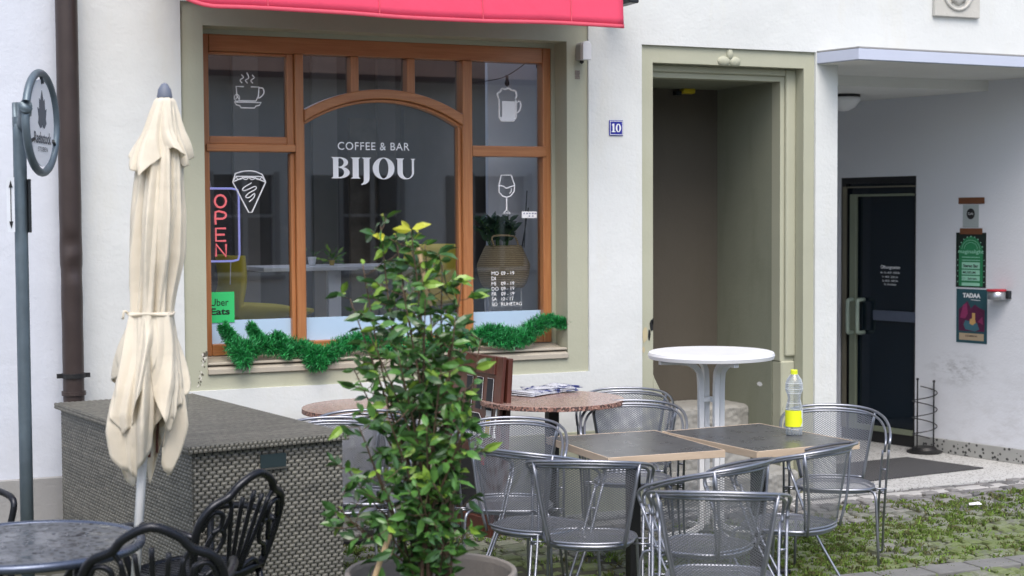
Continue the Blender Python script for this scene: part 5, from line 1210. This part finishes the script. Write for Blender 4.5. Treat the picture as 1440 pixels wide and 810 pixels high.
def umb_layer(tab, hem, amp, nf, seed, nu=288, nv=60, rx=1, ry=1):
    ph = [random.Random(seed+i).uniform(0, 6.28) for i in range(6)]
    def fn(u, v):
        a = u*2*math.pi; zh = hem(a); z0 = tab[0][0]; z = z0+(zh-z0)*v
        r_ = prof(z, tab); am = amp(v)
        tri = lambda q: abs((q % 1)-.5)*2; f = .7*tri(a*nf/6.2832+ph[0]+.22*math.sin(v*3+ph[1])+.12*math.sin(a*2+ph[5]))+.3*tri(a*(nf*2+1)/6.2832+ph[1]+.3*math.sin(v*4+ph[2]))
        r2 = r_*(1-am+am*1.35*f+.16*am*math.sin(a*3+ph[2]+v*4))
        tw = .35*v*math.sin(a+ph[4])
        c = axis(z); return c+(rt2*math.cos(a+tw)*rx+fw2*math.sin(a+tw)*ry)*r2
    return MB().grid(fn, nu, nv)
tab = [(yz(y), r_*k) for y, r_ in ((138, 8), (150, 16), (185, 24), (230, 32), (300, 38), (360, 37), (410, 31), (440, 30), (450, 31), (500, 38), (560, 50), (600, 52), (640, 42), (690, 24))]
TR = lambda q: abs((q % 1)-.5)*4-1
hemf = lambda a: yz(634+44*TR(a*4/6.2832+.13)+14*TR(a*7/6.2832+.4)-12*math.cos(a))
cv = umb_layer(tab, hemf, lambda v: .22+.36*min(1, v*1.2), 9, 3).build('canopy', M['cream'], t, smooth_=True, solid=.002)
tab2 = [(yz(y), r_*k) for y, r_ in ((136, 8), (142, 15), (160, 21), (185, 28), (205, 36), (230, 45), (262, 53), (300, 54))]
hem2 = lambda a: yz(226+24*TR(a*4/6.2832+.3)+10*TR(a*5/6.2832)-10*math.cos(a))
umb_layer(tab2, hem2, lambda v: .10+.36*v, 7, 21, 260, 40).build('upper_flap', M['cream'], cv, smooth_=True, solid=.002)
# inner loose flaps below the tie
tab3 = [(yz(y), r_*k) for y, r_ in ((438, 30), (450, 33), (500, 44), (540, 54), (580, 58), (640, 46), (690, 30))]
hem3 = lambda a: yz(566+44*TR(a*3/6.2832+.15)+14*TR(a*5/6.2832+.6))
umb_layer(tab3, hem3, lambda v: .12+.42*v, 6, 33, 260, 40).build('lower_flap', M['cream'], cv, smooth_=True, solid=.002)
q = axis(yz(441)); mb = MB(); mb.tube([q+(rt2*math.cos(a)+fw2*math.sin(a))*31*k+Vector((0, 0, .004*math.sin(a*3))) for a in [i*.2618 for i in range(24)]], .006, 8, True)
mb.tube([q-rt2*31*k-fw2*.01, q-rt2*36*k-fw2*.03+Vector((0, 0, .012)), q-rt2*38*k-fw2*.03-Vector((0, 0, .02))], .005, 6, sm=3); mb.build('tie_band', M['cream'], cv, smooth_=True)
for aa in (.9, 2.4, 4.0, 5.3):
    MB().tube([axis(yz(470))+(rt2*math.cos(aa)+fw2*math.sin(aa))*.05, axis(yz(640))+(rt2*math.cos(aa)+fw2*math.sin(aa))*.07], .006, 6).build('rib', M['board_wood'], t)
MB().tube([axis(.03), axis(.36)], .028, 14).build('base_tube', basic('base_beige', (.45, .42, .30), .5), t, smooth_=True)
MB().lathe([(.0, .36), (.04, .36), (.04, .40), (.02, .41)], (axis(.38).x, axis(.38).y, 0), 16).build('clamp_knob', M['black'], t)
MB().box(base.x-.22, base.x+.22, base.y-.22, base.y+.22, .008, .06).build('base_plate', basic('base_concrete', (.25, .25, .25), .8), t, bevel=.02, seg=2)
# ------------------------------------------------------------------ cast aluminium garden set in the foreground
def cast_chair():
    t = thing('cast_garden_chair', 'x', 'chair'); K = M['cast']
    # back plane: x across, z up, leaning back
    def B(x, z): return Vector((x, -.21-.16*(z-.42)/.46+.10*x*x/.05*.35, z))
    fr = [(-.19, .44), (-.225, .56), (-.235, .68), (-.20, .755), (-.13, .79), (-.09, .835), (0, .875), (.09, .835), (.13, .79), (.20, .755), (.235, .68), (.225, .56), (.19, .44)]
    mb = MB(); mb.tube([B(x, z) for x, z in fr], .017, 8, sm=4); mb.tube([B(-.19, .455), B(0, .445), B(.19, .455)], .017, 8, sm=3); mb.build('back_frame', K, t, smooth_=True)
    sc = MB()
    for x in (-.085, -.045, 0, .045, .085): sc.tube([B(x*.35, .455), B(x*.9, .62), B(x*1.25, .80-abs(x)*.5)], .0095, 8, sm=4)
    for s in (-1, 1):
        sc.tube([B(s*.19, .56), B(s*.15, .655), B(s*.105, .63), B(s*.12, .565), B(s*.165, .54), B(s*.19, .49)], .0105, 8, sm=4)
        sc.tube([B(s*.22, .66), B(s*.19, .73), B(s*.14, .72), B(s*.135, .665), B(s*.17, .645)], .0105, 8, sm=4)
        sc.tube([B(s*.02, .455), B(s*.10, .49), B(s*.155, .46)], .0105, 8, sm=4); sc.tube([B(s*.13, .79), B(s*.10, .73), B(s*.115, .64)], .0095, 8, sm=4)
    sc.build('back_scrollwork', K, t, smooth_=True)
    N_ = 32; mb = MB(); oc = lambda a, k_: (.225*k_*math.copysign(abs(math.cos(a))**.75, math.cos(a)), .215*k_*math.copysign(abs(math.sin(a))**.75, math.sin(a)))
    mb.tube([(*oc(6.28318*i/N_, 1), .435) for i in range(N_)], .0155, 8, True); sf = mb
    for i in range(-6, 7): sf.tube([(i*.031, -.19+abs(i)*.004, .437), (i*.031, .19-abs(i)*.004, .437)], .008, 6)
    for i in range(-4, 5): sf.tube([(-.2, i*.042, .433), (.2, i*.042, .433)], .006, 6)
    sf.build('seat', K, t, smooth_=True)
    for s in (-1, 1):
        MB().tube([(s*.205, .17, .43), (s*.225, .20, .24), (s*.235, .235, .0)], .0155, 8, sm=3).build('leg', K, t, smooth_=True)
        MB().tube([(s*.19, -.18, .43), (s*.20, -.22, .24), (s*.21, -.28, .0)], .0155, 8, sm=3).build('leg', K, t, smooth_=True)
        MB().tube([B(s*.23, .63), (s*.265, -.1, .665), (s*.27, .05, .66), (s*.262, .15, .635), (s*.25, .155, .56), (s*.225, .13, .44)], .0155, 8, sm=4).build('armrest', K, t, smooth_=True)
    return t
cc1 = cast_chair(); cast_at = lambda W, a: Vector((W.x-.368*math.sin(a), W.y+.368*math.cos(a), 0)); cc1.location = cast_at(onZ(212, 737, .885), R(-14)); cc1.rotation_euler = (0, 0, R(-14)); cc1['label'] = 'black cast metal garden chair at the bottom edge, seen from behind'; cc1['group'] = 'black cast garden chairs'
W = onZ(364, 661, .885); dup(cc1, cast_at(W, R(32)), R(32), 'dark cast metal garden chair in front of the wicker box', 'black cast garden chairs')
W = onZ(4, 702, .655); dup(cc1, Vector((W.x-.25, W.y+.08, 0)), R(205), 'dark cast garden chair cut off by the left edge, only its armrest visible', 'black cast garden chairs')
c = onZ(40, 763, .72); c.z = 0; t = thing('cast_garden_table', 'round blue-grey cast metal garden table with wet perforated top at lower left', 'table', (c.x, c.y, 0))
tt, g = newmat('wet_cast_top', .3, .4); p = g.obj(); v = g.n('ShaderNodeTexVoronoi'); v.inputs['Scale'].default_value = 34; g.l(p, v.inputs[0]); hol = g.math('LESS_THAN', v.outputs['Distance'], .33)
nn_ = g.noise(p, 9, 5); g.l(g.mix(hol, g.mix(nn_, (.05, .056, .068), (.15, .16, .18)), (.006, .007, .01)), g.b.inputs['Base Color']); g.l(g.ramp(nn_, [(.4, .12), (.6, .5)]), g.b.inputs['Roughness'])
r_ = .40
tp = MB().lathe([(0, .715), (r_-.02, .715), (r_-.02, .72), (0, .72)], c, 72).build('table_top', tt, t)
MB().tube([(c.x+r_*math.cos(a), c.y+r_*math.sin(a), .709) for a in [i*math.pi/36 for i in range(72)]], .0175, 10, True).build('rim', basic('rim_blue_grey', (.10, .12, .17), .28, .7, bump=0), tp, smooth_=True)
for i in range(4):
    a = i*math.pi/2+.5; dx, dy = math.cos(a), math.sin(a)
    MB().tube([(c.x+dx*.30, c.y+dy*.30, .70), (c.x+dx*.17, c.y+dy*.17, .55), (c.x+dx*.13, c.y+dy*.13, .35), (c.x+dx*.24, c.y+dy*.24, .12), (c.x+dx*.33, c.y+dy*.33, .0)], .016, 8, sm=4).build('leg', M['cast'], t, smooth_=True)
mb = MB(); rnd = random.Random(6)
for _ in range(60):
    a = rnd.uniform(0, 6.28); q = r_*.9*math.sqrt(rnd.random()); s_ = rnd.uniform(.003, .008); mb.lathe([(s_, 0), (s_*.8, s_*.3), (s_*.3, s_*.45), (0, s_*.47)], (c.x+q*math.cos(a), c.y+q*math.sin(a), .7205), 8)
dm = newmat('water_drop', .03, 0, (.12, .13, .15))[0]; mb.build('water_drops', dm, tp, smooth_=True)
# ------------------------------------------------------------------ shrub in a pot
PD = 5.75
pr = ray(605, 790); pc2 = Vector((0, 0, CZ))+pr*(PD/pr.dot(FW)); zr = .60; pc2 = onZ(606, 801, zr); 
t = thing('potted_shrub', 'tall glossy leafed green shrub in a grey stone pot', 'potted shrub', (pc2.x, pc2.y, 0))
pr_ = 121.5*((pc2-Vector((0, 0, CZ))).dot(FW))/FPX
C2 = (pc2.x, pc2.y, 0)
MB().lathe([(pr_*.72, .005), (pr_*.94, zr-.10), (pr_, zr-.07), (pr_*1.0, zr-.01), (pr_*.99, zr), (pr_*.94, zr), (pr_*.92, zr-.02), (pr_*.87, zr-.16), (0, zr-.161)], C2, 56).build('pot', basic('pot_stone', (.22, .20, .18), .75, var=.2, scale=6, bump=.35), t, smooth_=False, bevel=.004)
MB().grid(lambda u, v: Vector((C2[0]+math.cos(u*6.2832)*v*pr_*.86, C2[1]+math.sin(u*6.2832)*v*pr_*.86, zr-.135+.012*math.sin(u*23)*v)), 30, 6).build('soil', basic('soil', (.03, .022, .018), .95, var=.5, scale=20, bump=1.0), t)
rnd = random.Random(12); dC = (Vector((pc2.x, pc2.y, CZ))-Vector((0, 0, CZ))).dot(FW)
def at_px(x, y, dz=0): r_ = ray(x, y); return Vector((0, 0, CZ))+r_*((dC+dz)/r_.dot(FW))
stem = MB(); fo = MB()
tips = [(535, 318, .02), (556, 330, .05), (578, 324, -.05), (598, 345, .05), (510, 372, 0), (622, 372, .08), (565, 400, -.12), (650, 398, 0), (492, 420, .05), (598, 420, -.15), (640, 450, -.1), (520, 470, -.15), (676, 478, 0), (498, 520, .1), (560, 500, -.2), (620, 520, -.2), (655, 545, -.1), (505, 600, -.12), (488, 660, 0), (545, 585, -.22), (600, 600, -.24), (650, 610, -.18), (650, 572, .1), (560, 380, .12), (475, 712, .0), (530, 660, -.22), (585, 680, -.25), (640, 690, -.22), (500, 735, -.1), (660, 742, -.08), (610, 735, -.2), (545, 735, -.2)]
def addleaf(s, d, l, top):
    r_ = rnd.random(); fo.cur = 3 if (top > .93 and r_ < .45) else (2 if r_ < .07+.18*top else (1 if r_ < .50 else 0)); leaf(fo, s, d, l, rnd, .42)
for (x, y, dz) in tips:
    e = at_px(x, y, dz); b = Vector((C2[0]+rnd.uniform(-.07, .07), C2[1]+rnd.uniform(-.07, .07), zr-.09))
    H = e.z-b.z; side = Vector((e.x-b.x, e.y-b.y, 0))
    P = smooth([b, b+side*.18+Vector((rnd.uniform(-.02, .02), rnd.uniform(-.02, .02), H*.35)), b+side*.55+Vector((rnd.uniform(-.03, .03), rnd.uniform(-.03, .03), H*.68)), e], 7)
    stem.tube(P, [.008 if H > .6 else .005, .002], 6)
    n_ = len(P); L_ = sum((P[i+1]-P[i]).length for i in range(n_-1)); nleaf = int(L_/.037)+6; ang = rnd.uniform(0, 6.28)
    for j in range(nleaf):
        f = 1-(j/nleaf)**1.1*.92; q = f*(n_-1); i0 = min(int(q), n_-2); s_ = P[i0].lerp(P[i0+1], q-i0); tn = (P[i0+1]-P[i0]).normalized()
        ang += 2.4; u_ = tn.orthogonal().normalized(); v_ = tn.cross(u_); out = u_*math.cos(ang)+v_*math.sin(ang)
        topf = max(0, min(1, (s_.z-.6)/1.25))*f
        if f > .35 and rnd.random() < .45:          # side twig
            tl = rnd.uniform(.05, .15)*(1.15-.4*f); te = s_+(out*.8+Vector((0, 0, .45))).normalized()*tl; stem.tube([s_, (s_+te)/2+Vector((0, 0, -.006)), te], .0018, 4)
            for m_ in range(rnd.choice((3, 4, 5))):
                bs = s_.lerp(te, rnd.uniform(.45, 1)); dd_ = (out*rnd.uniform(.2, 1)+Vector((rnd.uniform(-1, 1), rnd.uniform(-1, 1), rnd.uniform(-.35, .7)))).normalized(); addleaf(bs, dd_, rnd.uniform(.045, .085), topf)
        else:
            dd_ = (out+tn*.45+Vector((0, 0, rnd.uniform(-.35, .25)))).normalized(); addleaf(s_, dd_, rnd.uniform(.05, .09)*(1-.25*f), topf)
bark = basic('shrub_bark', (.10, .065, .04), .8, var=.3, bump=.3)
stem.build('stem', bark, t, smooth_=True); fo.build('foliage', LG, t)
for (x0, y0, x1, y1, r_) in ((588, 348, 605, 430, .0085), (548, 752, 520, 830, .010)):
    MB().tube([at_px(x0, y0, .02), at_px(x1, y1, .02)] if y0 < 500 else [at_px(x0, y0, -.15), at_px(x1, y1, -.15)], r_, 8).build('support_cane', basic('cane', (.50, .36, .20), .7, var=.2), t)
mb = MB(); fo2 = MB()
for _ in range(26):
    a = rnd.uniform(0, 6.28); q = pr_*.8*math.sqrt(rnd.random()); leaf(fo2, Vector((C2[0]+q*math.cos(a), C2[1]+q*math.sin(a), zr-.12)), Vector((rnd.uniform(-1, 1), rnd.uniform(-1, 1), rnd.uniform(0, .5))).normalized(), .07, rnd)
fo2.build('dry_leaves', basic('dry_leaf', (.20, .12, .05), .8, bump=0), t)
# ------------------------------------------------------------------ litter
c = onZ(1370, 712); o = MB().add([(c.x-.05, c.y-.01, .014), (c.x+.04, c.y-.03, .014), (c.x+.055, c.y+.02, .022), (c.x-.02, c.y+.03, .018)], [(0, 1, 2, 3)]).build('paper_scrap', M['white_paint'], org=(c.x, c.y, 0), solid=.002); tag(o, 'small white scrap of paper lying on the mossy cobbles at the right', 'litter')
